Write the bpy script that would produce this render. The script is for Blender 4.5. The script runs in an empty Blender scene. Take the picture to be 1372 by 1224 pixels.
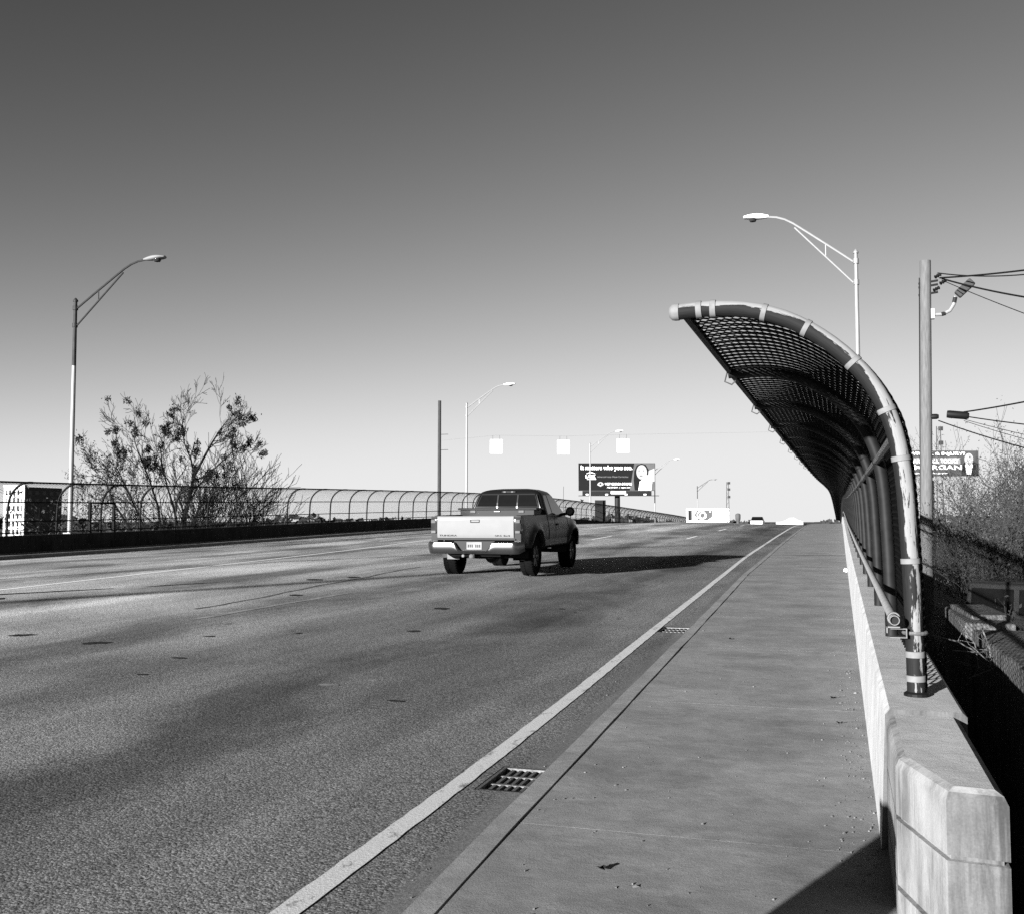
import bpy, bmesh, math, random
from mathutils import Vector, Matrix
R = math.radians
rnd = random.Random(7)
SC = bpy.context.scene
COL = SC.collection

# ------------------------------------------------------------------ camera, sky, sun, exposure
EYE_H = 1.45
YAW, PITCH = 0.30378, 0.06064
cam = bpy.data.cameras.new('camera')
cam.sensor_fit = 'HORIZONTAL'; cam.sensor_width = 36.0
cam.lens = 36.0 * 1400.0 / 1372.0
cam.clip_start = 0.05; cam.clip_end = 9000
camo = bpy.data.objects.new('camera', cam); COL.objects.link(camo)
camo.location = (0, 0, EYE_H)
camo.rotation_euler = (math.pi / 2 + PITCH, 0, YAW)
SC.camera = camo

SUN_AZ, SUN_EL = R(21), R(9.6)          # light travels 21 deg right of the road direction, low winter sun behind the camera
world = bpy.data.worlds.new('World'); SC.world = world
world.use_nodes = True
wn = world.node_tree
for n in list(wn.nodes): wn.nodes.remove(n)
sky = wn.nodes.new('ShaderNodeTexSky'); sky.sky_type = 'NISHITA'; sky.sun_disc = False
sky.sun_elevation = SUN_EL; sky.sun_rotation = math.pi + SUN_AZ
sky.altitude = 100; sky.air_density = 1.0; sky.dust_density = 0.1; sky.ozone_density = 1.0
sep = wn.nodes.new('ShaderNodeSeparateColor')        # red channel: black and white film behind a red filter
def wmath(op, a, b):                                  # film response: steep toe, soft shoulder
    n = wn.nodes.new('ShaderNodeMath'); n.operation = op
    for i, x in enumerate((a, b)):
        if isinstance(x, (int, float)): n.inputs[i].default_value = x
        else: wn.links.new(x, n.inputs[i])
    return n.outputs[0]
film = wmath('MULTIPLY', wmath('SUBTRACT', 1.0, wmath('EXPONENT', wmath('MULTIPLY', wmath('POWER', sep.outputs[0], 2.0), -0.087), 0.0)), 3.90)
bg = wn.nodes.new('ShaderNodeBackground'); bg.inputs['Strength'].default_value = 0.05
wo = wn.nodes.new('ShaderNodeOutputWorld')
wn.links.new(sky.outputs[0], sep.inputs[0])
wn.links.new(film, bg.inputs[0]); wn.links.new(bg.outputs[0], wo.inputs[0])

sun = bpy.data.lights.new('sun', 'SUN'); sun.energy = 5.0; sun.angle = R(0.5); sun.color = (1, 1, 1)
suno = bpy.data.objects.new('sun', sun); COL.objects.link(suno)
ld = Vector((math.sin(SUN_AZ) * math.cos(SUN_EL), math.cos(SUN_AZ) * math.cos(SUN_EL), -math.sin(SUN_EL)))
suno.rotation_euler = ld.to_track_quat('-Z', 'Y').to_euler(); suno.location = (-20, -40, 30)

SC.view_settings.view_transform = 'Standard'; SC.view_settings.look = 'None'
SC.view_settings.exposure = 2.1; SC.view_settings.gamma = 1.0; SC.view_settings.use_curve_mapping = False
SC.render.engine = 'CYCLES'
SC.cycles.max_bounces = 6; SC.cycles.transparent_max_bounces = 16
SC.cycles.use_denoising = False
SC.cycles.caustics_reflective = False; SC.cycles.caustics_refractive = False; SC.cycles.sample_clamp_indirect = 1.5

# ------------------------------------------------------------------ materials (a black and white photograph: all greys)
MATS = {}
def new_mat(name, rough=0.8, metal=0.0, spec=0.5):
    m = bpy.data.materials.new(name); m.use_nodes = True
    b = m.node_tree.nodes['Principled BSDF']
    b.inputs['Roughness'].default_value = rough; b.inputs['Metallic'].default_value = metal
    b.inputs['Specular IOR Level'].default_value = spec
    MATS[name] = m
    return m, m.node_tree, b
def g3(v): return (v, v, v, 1)
def N(nt, t, **kw):
    n = nt.nodes.new(t)
    for k, v in kw.items():
        if k in ('operation', 'blend_type', 'data_type', 'feature', 'noise_dimensions', 'distance', 'use_clamp', 'attribute_name', 'interpolation_type', 'clamp'): setattr(n, k, v)
        else: n.inputs[k].default_value = v
    return n
def L(nt, a, b): nt.links.new(a, b)
def coords(nt, kind='Object', scale=(1, 1, 1), loc=(0, 0, 0)):
    tc = nt.nodes.new('ShaderNodeTexCoord'); mp = nt.nodes.new('ShaderNodeMapping')
    mp.inputs['Scale'].default_value = scale; mp.inputs['Location'].default_value = loc
    L(nt, tc.outputs[kind], mp.inputs[0]); return mp.outputs[0]
def noise(nt, vec, scale, detail=4, rough=0.55, dist=0.0):
    n = N(nt, 'ShaderNodeTexNoise', Scale=scale, Detail=detail, Roughness=rough, Distortion=dist)
    L(nt, vec, n.inputs['Vector']); return n.outputs[0]
def mrange(nt, v, a, b, c, d, smooth=False):
    n = nt.nodes.new('ShaderNodeMapRange'); n.clamp = True
    if smooth: n.interpolation_type = 'SMOOTHSTEP'
    for i, x in enumerate((a, b, c, d)): n.inputs[i + 1].default_value = x
    L(nt, v, n.inputs[0]); return n.outputs[0]
def mth(nt, op, a, b=None, clamp=False):
    n = nt.nodes.new('ShaderNodeMath'); n.operation = op; n.use_clamp = clamp
    for i, x in enumerate((a, b)):
        if x is None: continue
        if isinstance(x, (int, float)): n.inputs[i].default_value = x
        else: L(nt, x, n.inputs[i])
    return n.outputs[0]
def mixv(nt, f, a, b):
    n = nt.nodes.new('ShaderNodeMix'); n.data_type = 'FLOAT'
    for i, x in ((0, f), (2, a), (3, b)):
        if isinstance(x, (int, float)): n.inputs[i].default_value = x
        else: L(nt, x, n.inputs[i])
    return n.outputs[0]
def bump(nt, b, h, strength, dist):
    n = N(nt, 'ShaderNodeBump', Strength=strength, Distance=dist)
    L(nt, h, n.inputs['Height']); L(nt, n.outputs[0], b.inputs['Normal'])

def simple(name, v, rough=0.7, metal=0.0, var=0.25, scale=8.0, bmp=0.0, spec=0.12, stretch=(1, 1, 1)):
    """grey surface with blotchy procedural variation"""
    m, nt, b = new_mat(name, rough, metal, spec)
    vec = coords(nt, 'Object', stretch)
    n = noise(nt, vec, scale, 5, 0.6)
    L(nt, mrange(nt, n, 0.25, 0.75, v * (1 - var), v * (1 + var)), b.inputs['Base Color'])
    if bmp: bump(nt, b, noise(nt, vec, scale * 6, 4, 0.6), bmp, 0.01)
    return m

def mat_asphalt():
    m, nt, b = new_mat('asphalt', 0.95, 0, 0.06)
    o = coords(nt); uv = coords(nt, 'UV')
    # broad wheel-path streaks that run with the road, and blotches
    st = noise(nt, coords(nt, 'Object', (0.55, 0.035, 1)), 1.0, 5, 0.6, 0.6)
    st2 = noise(nt, coords(nt, 'Object', (2.2, 0.06, 1)), 1.0, 4, 0.65, 0.4)
    bl = noise(nt, coords(nt, 'Object', (0.35, 0.16, 1)), 1.0, 4, 0.55, 0.8)
    base = mth(nt, 'MULTIPLY', mrange(nt, st, 0.32, 0.68, 0.62, 1.35), mrange(nt, bl, 0.3, 0.7, 0.6, 1.35))
    base = mth(nt, 'MULTIPLY', base, mrange(nt, st2, 0.3, 0.7, 0.88, 1.10))
    # aggregate
    vo = N(nt, 'ShaderNodeTexVoronoi', Scale=78.0); L(nt, o, vo.inputs['Vector'])
    ag = noise(nt, o, 52, 3, 0.75); fine = noise(nt, o, 220, 2, 0.7)
    sepc = nt.nodes.new('ShaderNodeSeparateColor'); L(nt, vo.outputs['Color'], sepc.inputs[0])
    stone = mth(nt, 'MULTIPLY', mrange(nt, sepc.outputs[0], 0.0, 1.0, 0.55, 1.52), mrange(nt, ag, 0.3, 0.7, 0.45, 1.58))
    # gutter strip beside the kerb: smoother, sand coloured
    sx = nt.nodes.new('ShaderNodeSeparateXYZ'); L(nt, uv, sx.inputs[0])
    gu = mth(nt, 'ADD', sx.outputs[0], mth(nt, 'MULTIPLY', mth(nt, 'SUBTRACT', noise(nt, coords(nt, 'Object', (1, .3, 1)), 3.0, 4), 0.5), 0.12))
    gut = mrange(nt, gu, -0.40, -0.30, 0, 1, True)
    stone = mixv(nt, mth(nt, 'MULTIPLY', gut, 0.65), stone, 1.0)
    base = mixv(nt, gut, base, mrange(nt, noise(nt, coords(nt, 'Object', (1.6, .25, 1)), 2.0, 5), 0.3, 0.7, 0.85, 1.25))
    sxx = nt.nodes.new('ShaderNodeSeparateXYZ'); L(nt, o, sxx.inputs[0])
    lane = mth(nt, 'ADD', sxx.outputs[0], mth(nt, 'MULTIPLY', mth(nt, 'SUBTRACT', noise(nt, coords(nt, 'Object', (.3, .05, 1)), 1.0, 4), 0.5), 5.0))
    base = mth(nt, 'MULTIPLY', base, mrange(nt, lane, -11.5, -3.5, 1.65, 0.62, True))
    ph = mth(nt, 'COSINE', mth(nt, 'MULTIPLY', mth(nt, 'ADD', sxx.outputs[0], 4.35), 2 * math.pi / 3.7))
    oil = mth(nt, 'ADD', ph, mth(nt, 'MULTIPLY', mth(nt, 'SUBTRACT', noise(nt, coords(nt, 'Object', (.5, .22, 1)), 1.0, 5, .6, .5), 0.5), 4.2))
    base = mth(nt, 'MULTIPLY', base, mrange(nt, oil, 0.0, 1.5, 1.12, 0.46, True))
    # small dark tar drips
    v2 = N(nt, 'ShaderNodeTexVoronoi', Scale=1.0); L(nt, coords(nt, 'Object', (1.1, 0.5, 1)), v2.inputs['Vector'])
    d = mth(nt, 'ADD', v2.outputs['Distance'], mth(nt, 'MULTIPLY', noise(nt, o, 14, 3), 0.10))
    spot = mrange(nt, d, 0.085, 0.10, 0.45, 1.0)
    # fine long cracks and seams
    cr = N(nt, 'ShaderNodeTexVoronoi', Scale=1.0, feature='DISTANCE_TO_EDGE'); 
    wv = nt.nodes.new('ShaderNodeVectorMath'); wv.operation = 'ADD'
    L(nt, coords(nt, 'Object', (0.16, 0.03, 1)), wv.inputs[0])
    nz = N(nt, 'ShaderNodeTexNoise', Scale=2.5, Detail=4.0); L(nt, o, nz.inputs['Vector'])
    sc = nt.nodes.new('ShaderNodeVectorMath'); sc.operation = 'SCALE'; sc.inputs['Scale'].default_value = 0.05
    L(nt, nz.outputs['Color'], sc.inputs[0]); L(nt, sc.outputs[0], wv.inputs[1]); L(nt, wv.outputs[0], cr.inputs['Vector'])
    crk = mrange(nt, cr.outputs['Distance'], 0.0, 0.004, 0.86, 1.0)
    val = mth(nt, 'MULTIPLY', mth(nt, 'MULTIPLY', base, stone), mth(nt, 'MULTIPLY', spot, crk))
    L(nt, mth(nt, 'MULTIPLY', val, 0.155), b.inputs['Base Color'])
    h = mth(nt, 'ADD', mth(nt, 'MULTIPLY', vo.outputs['Distance'], -0.6), mth(nt, 'MULTIPLY', ag, 0.8))
    h = mixv(nt, mth(nt, 'MULTIPLY', gut, 0.8), h, 0.3)
    bump(nt, b, mth(nt, 'ADD', h, mth(nt, 'MULTIPLY', fine, 0.35)), 0.55, 0.006)
    return m

def mat_concrete(name, v, var=0.3, bands=False, stains=0.0, grain=0.3, bmp=0.25):
    m, nt, b = new_mat(name, 0.95, 0, 0.08)
    o = coords(nt)
    big = noise(nt, coords(nt, 'Object', (0.9, 0.9, 0.9)), 1.3, 5, 0.6, 0.5)
    val = mrange(nt, big, 0.28, 0.72, 1 - var, 1 + var)
    if bands:
        bn = noise(nt, coords(nt, 'Object', (0.35, 2.4, 1)), 1.4, 4, 0.6, 0.3)
        val = mth(nt, 'MULTIPLY', val, mrange(nt, bn, 0.3, 0.7, 0.92, 1.07))
        bn2 = noise(nt, coords(nt, 'Object', (0.5, 9, 1)), 1.4, 3, 0.6, 0.2)
        val = mth(nt, 'MULTIPLY', val, mrange(nt, bn2, 0.3, 0.7, 0.98, 1.02))
    if stains:
        sn = noise(nt, coords(nt, 'Object', (9, 9, 0.8)), 1.6, 5, 0.65, 0.2)
        sn2 = noise(nt, coords(nt, 'Object', (2, 2, 1.2)), 1.5, 3, 0.6)
        s = mth(nt, 'MULTIPLY', mrange(nt, sn, 0.42, 0.60, 0, 1), mrange(nt, sn2, 0.36, 0.56, 0, 1))
        val = mth(nt, 'MULTIPLY', val, mth(nt, 'SUBTRACT', 1.0, mth(nt, 'MULTIPLY', s, stains)))
    md = noise(nt, o, 7, 5, 0.65, 0.4)
    val = mth(nt, 'MULTIPLY', val, mrange(nt, md, 0.3, 0.7, 0.84, 1.14))
    gr = noise(nt, o, 130, 3, 0.7)
    val = mth(nt, 'MULTIPLY', val, mrange(nt, gr, 0.3, 0.7, 1 - grain, 1 + grain))
    L(nt, mth(nt, 'MULTIPLY', val, v), b.inputs['Base Color'])
    bump(nt, b, mth(nt, 'ADD', gr, mth(nt, 'MULTIPLY', noise(nt, o, 14, 4), 1.5)), bmp, 0.006)
    return m

def mat_paint_line():
    m, nt, b = new_mat('line_paint', 0.75)
    o = coords(nt)
    wear = noise(nt, coords(nt, 'Object', (1, 0.45, 1)), 9, 6, 0.7, 0.3)
    w2 = noise(nt, o, 70, 3, 0.7)
    k = mrange(nt, mth(nt, 'ADD', wear, mth(nt, 'MULTIPLY', w2, 0.35)), 0.50, 0.60, 0, 1)
    L(nt, mixv(nt, k, 0.12, mrange(nt, w2, 0.3, 0.7, 0.38, 0.50)), b.inputs['Base Color'])
    bump(nt, b, w2, 0.4, 0.004)
    return m

def mat_worn_line():
    m, nt, b = new_mat('worn_line_paint', 0.8)
    o = coords(nt)
    wear = noise(nt, coords(nt, 'Object', (1, 0.4, 1)), 6, 6, 0.75, 0.3)
    k = mrange(nt, wear, 0.42, 0.62, 0, 1)
    L(nt, mixv(nt, k, 0.11, 0.22), b.inputs['Base Color'])
    return m

def mat_peeling():
    """pale paint flaking off dark weathered steel pipe; bare along the pipe's underside"""
    m, nt, b = new_mat('peeling_paint', 0.75, 0, 0.15)
    o = coords(nt)
    ge = nt.nodes.new('ShaderNodeNewGeometry')
    at = nt.nodes.new('ShaderNodeUVMap')
    s = nt.nodes.new('ShaderNodeSeparateXYZ'); L(nt, at.outputs[0], s.inputs[0])   # u: round the pipe, v: metres along it
    cv = nt.nodes.new('ShaderNodeCombineXYZ'); L(nt, mth(nt, 'MULTIPLY', s.outputs[0], 9.0), cv.inputs[0]); L(nt, mth(nt, 'MULTIPLY', s.outputs[1], 5.0), cv.inputs[1])
    n1 = noise(nt, cv.outputs[0], 1.0, 6, 0.7, 0.35)
    cv2 = nt.nodes.new('ShaderNodeCombineXYZ'); L(nt, mth(nt, 'MULTIPLY', s.outputs[0], 40.0), cv2.inputs[0]); L(nt, mth(nt, 'MULTIPLY', s.outputs[1], 9.0), cv2.inputs[1])
    n2 = noise(nt, cv2.outputs[0], 1.0, 4, 0.7, 0.2)
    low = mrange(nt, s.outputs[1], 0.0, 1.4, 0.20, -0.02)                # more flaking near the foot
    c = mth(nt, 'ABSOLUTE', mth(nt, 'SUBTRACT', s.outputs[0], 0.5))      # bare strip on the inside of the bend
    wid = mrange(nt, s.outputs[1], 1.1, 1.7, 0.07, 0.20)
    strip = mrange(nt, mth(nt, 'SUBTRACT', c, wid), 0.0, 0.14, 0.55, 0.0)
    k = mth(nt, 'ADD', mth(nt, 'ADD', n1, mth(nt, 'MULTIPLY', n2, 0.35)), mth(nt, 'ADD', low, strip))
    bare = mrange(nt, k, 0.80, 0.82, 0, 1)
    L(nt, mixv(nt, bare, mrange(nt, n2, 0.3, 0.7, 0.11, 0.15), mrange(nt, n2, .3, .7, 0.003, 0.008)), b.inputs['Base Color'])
    bump(nt, b, mth(nt, 'SUBTRACT', 1.0, bare), 0.5, 0.004)
    return m

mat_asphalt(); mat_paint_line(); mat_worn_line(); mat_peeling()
mat_concrete('sidewalk_concrete', 0.172, 0.24, bands=True, grain=0.16)
mat_concrete('kerb_concrete', 0.185, 0.22, grain=0.2)
mat_concrete('parapet_concrete', 0.36, 0.14, stains=0.25, grain=0.12)
mat_concrete('parapet_top_concrete', 0.33, 0.18, grain=0.14)
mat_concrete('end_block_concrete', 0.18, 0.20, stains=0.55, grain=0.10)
mat_concrete('end_block_dark', 0.08, 0.3, stains=0.6, grain=0.14)  # darker stained concrete for the faces toward the near end
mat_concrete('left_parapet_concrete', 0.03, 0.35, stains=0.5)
mat_concrete('old_wall_concrete', 0.1, 0.25, stains=0.6, grain=0.25)
simple('ground_soil', 0.04, 0.95, var=0.5, scale=0.8, bmp=0.5)
simple('tar', 0.012, 0.8, var=0.5, scale=14)
simple('dash_paint', 0.72, 0.7, var=0.12, scale=3)
simple('crack_seal', 0.075, 0.9, var=0.5, scale=5)
simple('joint_dark', 0.02, 0.95)
simple('galvanised', 0.09, 0.45, 0.6, var=0.15, scale=6)
simple('pipe_pale', 0.22, 0.6, 0.1, var=0.2, scale=9)
simple('lamp_steel', 0.17, 0.5, 0.25, var=0.08, scale=5)
simple('lamp_steel_dark', 0.02, 0.6, 0.2, var=0.3, scale=5)
simple('fence_wire', 0.004, 0.6, 0.2, var=0.4, scale=30)
simple('fence_dark', 0.004, 0.6, 0.1, var=0.4, scale=10)
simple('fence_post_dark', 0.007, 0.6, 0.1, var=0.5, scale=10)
simple('band_paint', 0.105, 0.6, var=0.2, scale=25)
simple('cast_iron', 0.1, 0.6, 0.5, var=0.4, scale=40, bmp=0.3)
simple('pit_dark', 0.012, 1.0)
simple('wood_pole', 0.075, 0.9, var=0.35, scale=6, bmp=0.3, stretch=(6, 6, 0.5))
simple('wood_pole_dark', 0.03, 0.9, var=0.35, scale=6, stretch=(6, 6, 0.5))
simple('wire_black', 0.004, 0.6)
simple('insulator', 0.2, 0.4)
simple('bark_dark', 0.006, 0.95, var=0.4, scale=12)
simple('bark_pale', 0.09, 0.95, var=0.4, scale=12)
simple('twig_grey', 0.022, 0.95, var=0.5, scale=3)
simple('dry_leaf', 0.032, 0.9, var=0.5, scale=2)
simple('seed_pod', 0.012, 0.95, var=0.5, scale=4)
simple('pod_pale', 0.035, 0.95, var=0.5, scale=4)
simple('board_white', 0.82, 0.6, var=0.03, scale=2)
simple('board_black', 0.003, 0.6, var=0.2, scale=1)
simple('board_dark', 0.009, 0.7, var=0.2, scale=1)
simple('board_slate', 0.035, 0.7, var=0.2, scale=1)
simple('board_grey', 0.06, 0.7, var=0.25, scale=0.6)
simple('board_mid', 0.12, 0.7, var=0.2, scale=0.6)
simple('sign_white', 0.9, 0.5, var=0.03)
simple('print_skin', 0.22, 0.7, var=0.08)
simple('steel_dark', 0.012, 0.6, 0.2)
simple('building_white', 0.4, 0.8, var=0.06, scale=0.3)
simple('building_dark', 0.05, 0.8, var=0.2, scale=0.2)
simple('window_dark', 0.03, 0.15)
simple('paper_white', 0.85, 0.8)
simple('debris', 0.12, 0.95, var=0.9, scale=9)
# vehicle materials
def car_paint(name, v, metal, rough, coat):
    m, nt, b = new_mat(name, rough, metal, 0.07)
    b.inputs['Coat Weight'].default_value = coat; b.inputs['Coat Roughness'].default_value = 0.06
    n = noise(nt, coords(nt), 6, 4)
    L(nt, mrange(nt, n, 0.3, 0.7, v * 0.96, v * 1.04), b.inputs['Base Color'])
    return m
car_paint('truck_silver_shaded', 0.006, 0.0, 0.3, 0.0)  # silver paint darkened: shade of sides and cab put into the colour
car_paint('truck_silver', 0.125, 0.0, 0.55, 0.05)  # same paint at its sunlit brightness, for the tailgate and small trim
car_paint('van_paint', 0.012, 0.0, 0.4, 0.5)
car_paint('car_white', 0.75, 0.0, 0.4, 0.5)
car_paint('chrome', 0.09, 0.9, 0.24, 0.0)
simple('car_glass', 0.004, 0.06, spec=0.3, var=0.1)
simple('rubber', 0.004, 1.0, spec=0.03, var=0.3, scale=20)
simple('rim_alloy', 0.12, 0.4, 0.7, var=0.15)
simple('plastic_black', 0.003, 0.5)
simple('lens_dark', 0.02, 0.1)
simple('lens_pale', 0.07, 0.15)
simple('mudflap_pale', 0.1, 0.7)
simple('plate_white', 0.13, 0.5)

# ------------------------------------------------------------------ mesh helpers
class MB:
    def __init__(s): s.v = []; s.f = []; s.uv = {}
    def add(s, vs, fs):
        o = len(s.v); s.v.extend([tuple(v) for v in vs]); s.f.extend([tuple(i + o for i in f) for f in fs]); return o
    def box(s, c, d, rz=0.0, ch=0.0):
        hx, hy, hz = d[0] / 2, d[1] / 2, d[2] / 2
        M = Matrix.Rotation(rz, 3, 'Z'); c = Vector(c)
        vs = [c + M @ Vector((x * hx, y * hy, z * hz)) for z in (-1, 1) for x, y in ((-1, -1), (1, -1), (1, 1), (-1, 1))]
        s.add(vs, [(3, 2, 1, 0), (4, 5, 6, 7), (0, 1, 5, 4), (1, 2, 6, 5), (2, 3, 7, 6), (3, 0, 4, 7)])
    def tube(s, pts, rad, n=8, caps=True, closed=False, uv=False):
        pts = [Vector(p) for p in pts]
        if not isinstance(rad, (list, tuple)): rad = [rad] * len(pts)
        o = len(s.v); prev = None; length = 0.0
        for i, p in enumerate(pts):
            if i: length += (p - pts[i - 1]).length
            t = (pts[min(i + 1, len(pts) - 1)] - pts[max(i - 1, 0)]).normalized()
            if prev is None:
                a = Vector((0, 0, 1)) if abs(t.z) < 0.9 else Vector((0, 1, 0))
                x = t.cross(a).normalized()
            else:
                x = (prev - t * prev.dot(t)).normalized()
            prev = x; y = t.cross(x)
            for k in range(n):
                a = 2 * math.pi * k / n
                s.v.append(tuple(p + (x * math.cos(a) + y * math.sin(a)) * rad[i]))
        m = len(pts)
        for i in range(m - 1):
            for k in range(n):
                k2 = (k + 1) % n
                s.f.append((o + i * n + k, o + i * n + k2, o + (i + 1) * n + k2, o + (i + 1) * n + k))
        if caps:
            s.f.append(tuple(o + k for k in reversed(range(n)))); s.f.append(tuple(o + (m - 1) * n + k for k in range(n)))
    def lathe(s, prof, axis_o=(0, 0, 0), axis='Z', n=24, caps=True):
        o = len(s.v); A = Vector(axis_o)
        for r, h in prof:
            for k in range(n):
                a = 2 * math.pi * k / n; c, d = r * math.cos(a), r * math.sin(a)
                p = {'Z': (c, d, h), 'X': (h, c, d), 'Y': (c, h, d)}[axis]
                s.v.append(tuple(A + Vector(p)))
        for i in range(len(prof) - 1):
            for k in range(n):
                k2 = (k + 1) % n
                s.f.append((o + i * n + k, o + i * n + k2, o + (i + 1) * n + k2, o + (i + 1) * n + k))
        if caps:
            s.f.append(tuple(o + k for k in reversed(range(n)))); s.f.append(tuple(o + (len(prof) - 1) * n + k for k in range(n)))
    def prism(s, poly, z0, z1):
        n = len(poly)
        s.add([(x, y, z0) for x, y in poly] + [(x, y, z1) for x, y in poly],
              [tuple(reversed(range(n))), tuple(range(n, 2 * n))] + [(i, (i + 1) % n, n + (i + 1) % n, n + i) for i in range(n)])
    def plate(s, poly, y0, y1):
        """polygon in x,z with thickness along y"""
        n = len(poly)
        s.add([(x, y0, z) for x, z in poly] + [(x, y1, z) for x, z in poly],
              [tuple(range(n)), tuple(reversed(range(n, 2 * n)))] + [((i + 1) % n, i, n + i, n + (i + 1) % n) for i in range(n)])
    def grid(s, rows):
        m = len(rows[0]); o = len(s.v)
        for r in rows: s.v.extend([tuple(p) for p in r])
        for i in range(len(rows) - 1):
            for k in range(m - 1):
                s.f.append((o + i * m + k, o + i * m + k + 1, o + (i + 1) * m + k + 1, o + (i + 1) * m + k))
    def mesh(s, name, mat, smooth=False):
        me = bpy.data.meshes.new(name); me.from_pydata(s.v, [], s.f)
        bm = bmesh.new(); bm.from_mesh(me); bmesh.ops.recalc_face_normals(bm, faces=bm.faces); bm.to_mesh(me); bm.free()
        me.materials.append(MATS[mat])
        if smooth:
            me.polygons.foreach_set('use_smooth', [True] * len(me.polygons))
            try: me.set_sharp_from_angle(angle=R(38))
            except Exception: pass
        return me
    def build(s, name, mat, parent=None, smooth=False, loc=None, rot=None, bevel=0.0):
        return link(name, s.mesh(name, mat, smooth), parent, loc, rot, bevel)
def link(name, me, parent=None, loc=None, rot=None, bevel=0.0):
    o = bpy.data.objects.new(name, me); COL.objects.link(o)
    if parent is not None: o.parent = parent
    if loc is not None: o.location = loc
    if rot is not None: o.rotation_euler = rot
    if bevel:
        b = o.modifiers.new('bevel', 'BEVEL'); b.width = bevel; b.segments = 2; b.limit_method = 'ANGLE'; b.angle_limit = R(35)
    return o
def tag(o, label, cat, group=None):
    o['label'] = label; o['category'] = cat
    if group: o['group'] = group
    return o
def thing(name, label, cat, loc=(0, 0, 0), rz=0.0, group=None):
    o = bpy.data.objects.new(name, None); COL.objects.link(o); o.location = loc; o.rotation_euler = (0, 0, rz)
    return tag(o, label, cat, group)
def structure(o, label=None):
    o['kind'] = 'structure'
    if label: o['label'] = label
    return o
def stuff(o, label=None, cat=None):
    o['kind'] = 'stuff'
    if label: o['label'] = label
    if cat: o['category'] = cat
    return o
def copy_tree(o, parent=None):
    c = o.copy(); COL.objects.link(c); c.parent = parent
    for ch in list(o.children): copy_tree(ch, c)
    return c

# ------------------------------------------------------------------ the lie of the road: rises on to the bridge and drops beyond its crest
RP = [(-60, -1.57), (0, -1.57), (10, -1.57), (20, -1.54), (36, -1.45), (57, -1.22), (78, -1.07), (100, -1.2), (135, -1.95), (205, -3.9), (300, -8), (420, -15)]
def rprof(Y):
    xs = [p[0] for p in RP]; ys = [p[1] for p in RP]; n = len(xs)
    Y = min(max(Y, xs[0]), xs[-1] - 1e-6)
    i = max(j for j in range(n - 1) if xs[j] <= Y)
    m = lambda k: (ys[min(k + 1, n - 1)] - ys[max(k - 1, 0)]) / (xs[min(k + 1, n - 1)] - xs[max(k - 1, 0)])
    h = xs[i + 1] - xs[i]; t = (Y - xs[i]) / h
    return (2*t**3 - 3*t*t + 1) * ys[i] + (t**3 - 2*t*t + t) * h * m(i) + (-2*t**3 + 3*t*t) * ys[i+1] + (t**3 - t*t) * h * m(i+1)
def crown(X): return 0.02 * min(max(-2 - X, 0), max(26 + X, 0), 12)
def gline(Y): return EYE_H + 0.008 * Y + rprof(Y)          # gutter level
def zroad(X, Y): return gline(Y) + crown(X)
def zwalk(Y): return gline(Y) + 0.12
def ztop(Y): return zwalk(Y) + 0.60                         # parapet top
def lerp_pts(P, t):
    if t <= P[0][0]: return P[0][1]
    for (a, b), (c, d) in zip(P, P[1:]):
        if t <= c: return b + (d - b) * (t - a) / (c - a)
    return P[-1][1]
KX = [(-30, -1.25), (3.6, -1.43), (7.4, -1.54), (12.9, -1.69), (24.4, -2.0), (40, -2.15), (83, -2.2), (400, -2.2)]
LX = [(-30, -1.95), (3.74, -2.1), (7.15, -2.16), (14.2, -2.39), (34.8, -2.94), (81.6, -3.2), (400, -3.2)]
def kerbx(Y): return lerp_pts(KX, Y)
def linex(Y): return sum(lerp_pts(LX, Y + d) for d in (-2, 0, 2)) / 3

def yrange(a, b, fine=1.0, coarse=4.0, lim=30):
    y = a; out = []
    while y < b - 1e-6:
        out.append(y); y += fine if -5 < y < lim else coarse
    out.append(b); return out
Y_END = 330.0
GRATES = [(-2.02, -1.60, 5.72, 6.28), (-2.32, -1.84, 13.68, 14.34)]

# road
XL = sorted(set([-27.8, -26.2, -24, -20, -17, -14, -11, -8, -5, -3.4, -2.32, -2.02, -1.84, -1.60, -1.0]))
YL = sorted(set(yrange(-60, Y_END) + [5.72, 6.28, 13.68, 14.34]))
mb = MB(); nx = len(XL)
for Y in YL:
    for X in XL: mb.v.append((X, Y, zroad(X, Y)))
for j in range(len(YL) - 1):
    for i in range(nx - 1):
        cx, cy = (XL[i] + XL[i+1]) / 2, (YL[j] + YL[j+1]) / 2
        if any(a < cx < b and c < cy < d for a, b, c, d in GRATES): continue
        mb.f.append((j*nx+i, j*nx+i+1, (j+1)*nx+i+1, (j+1)*nx+i))
me = mb.mesh('road', 'asphalt', True)
uvl = me.uv_layers.new(name='UVMap')
for l in me.loops:
    co = me.vertices[l.vertex_index].co
    uvl.data[l.index].uv = (co.x - kerbx(co.y), co.y)
road = structure(link('road', me), 'grey weathered asphalt road rising over the bridge')

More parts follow.
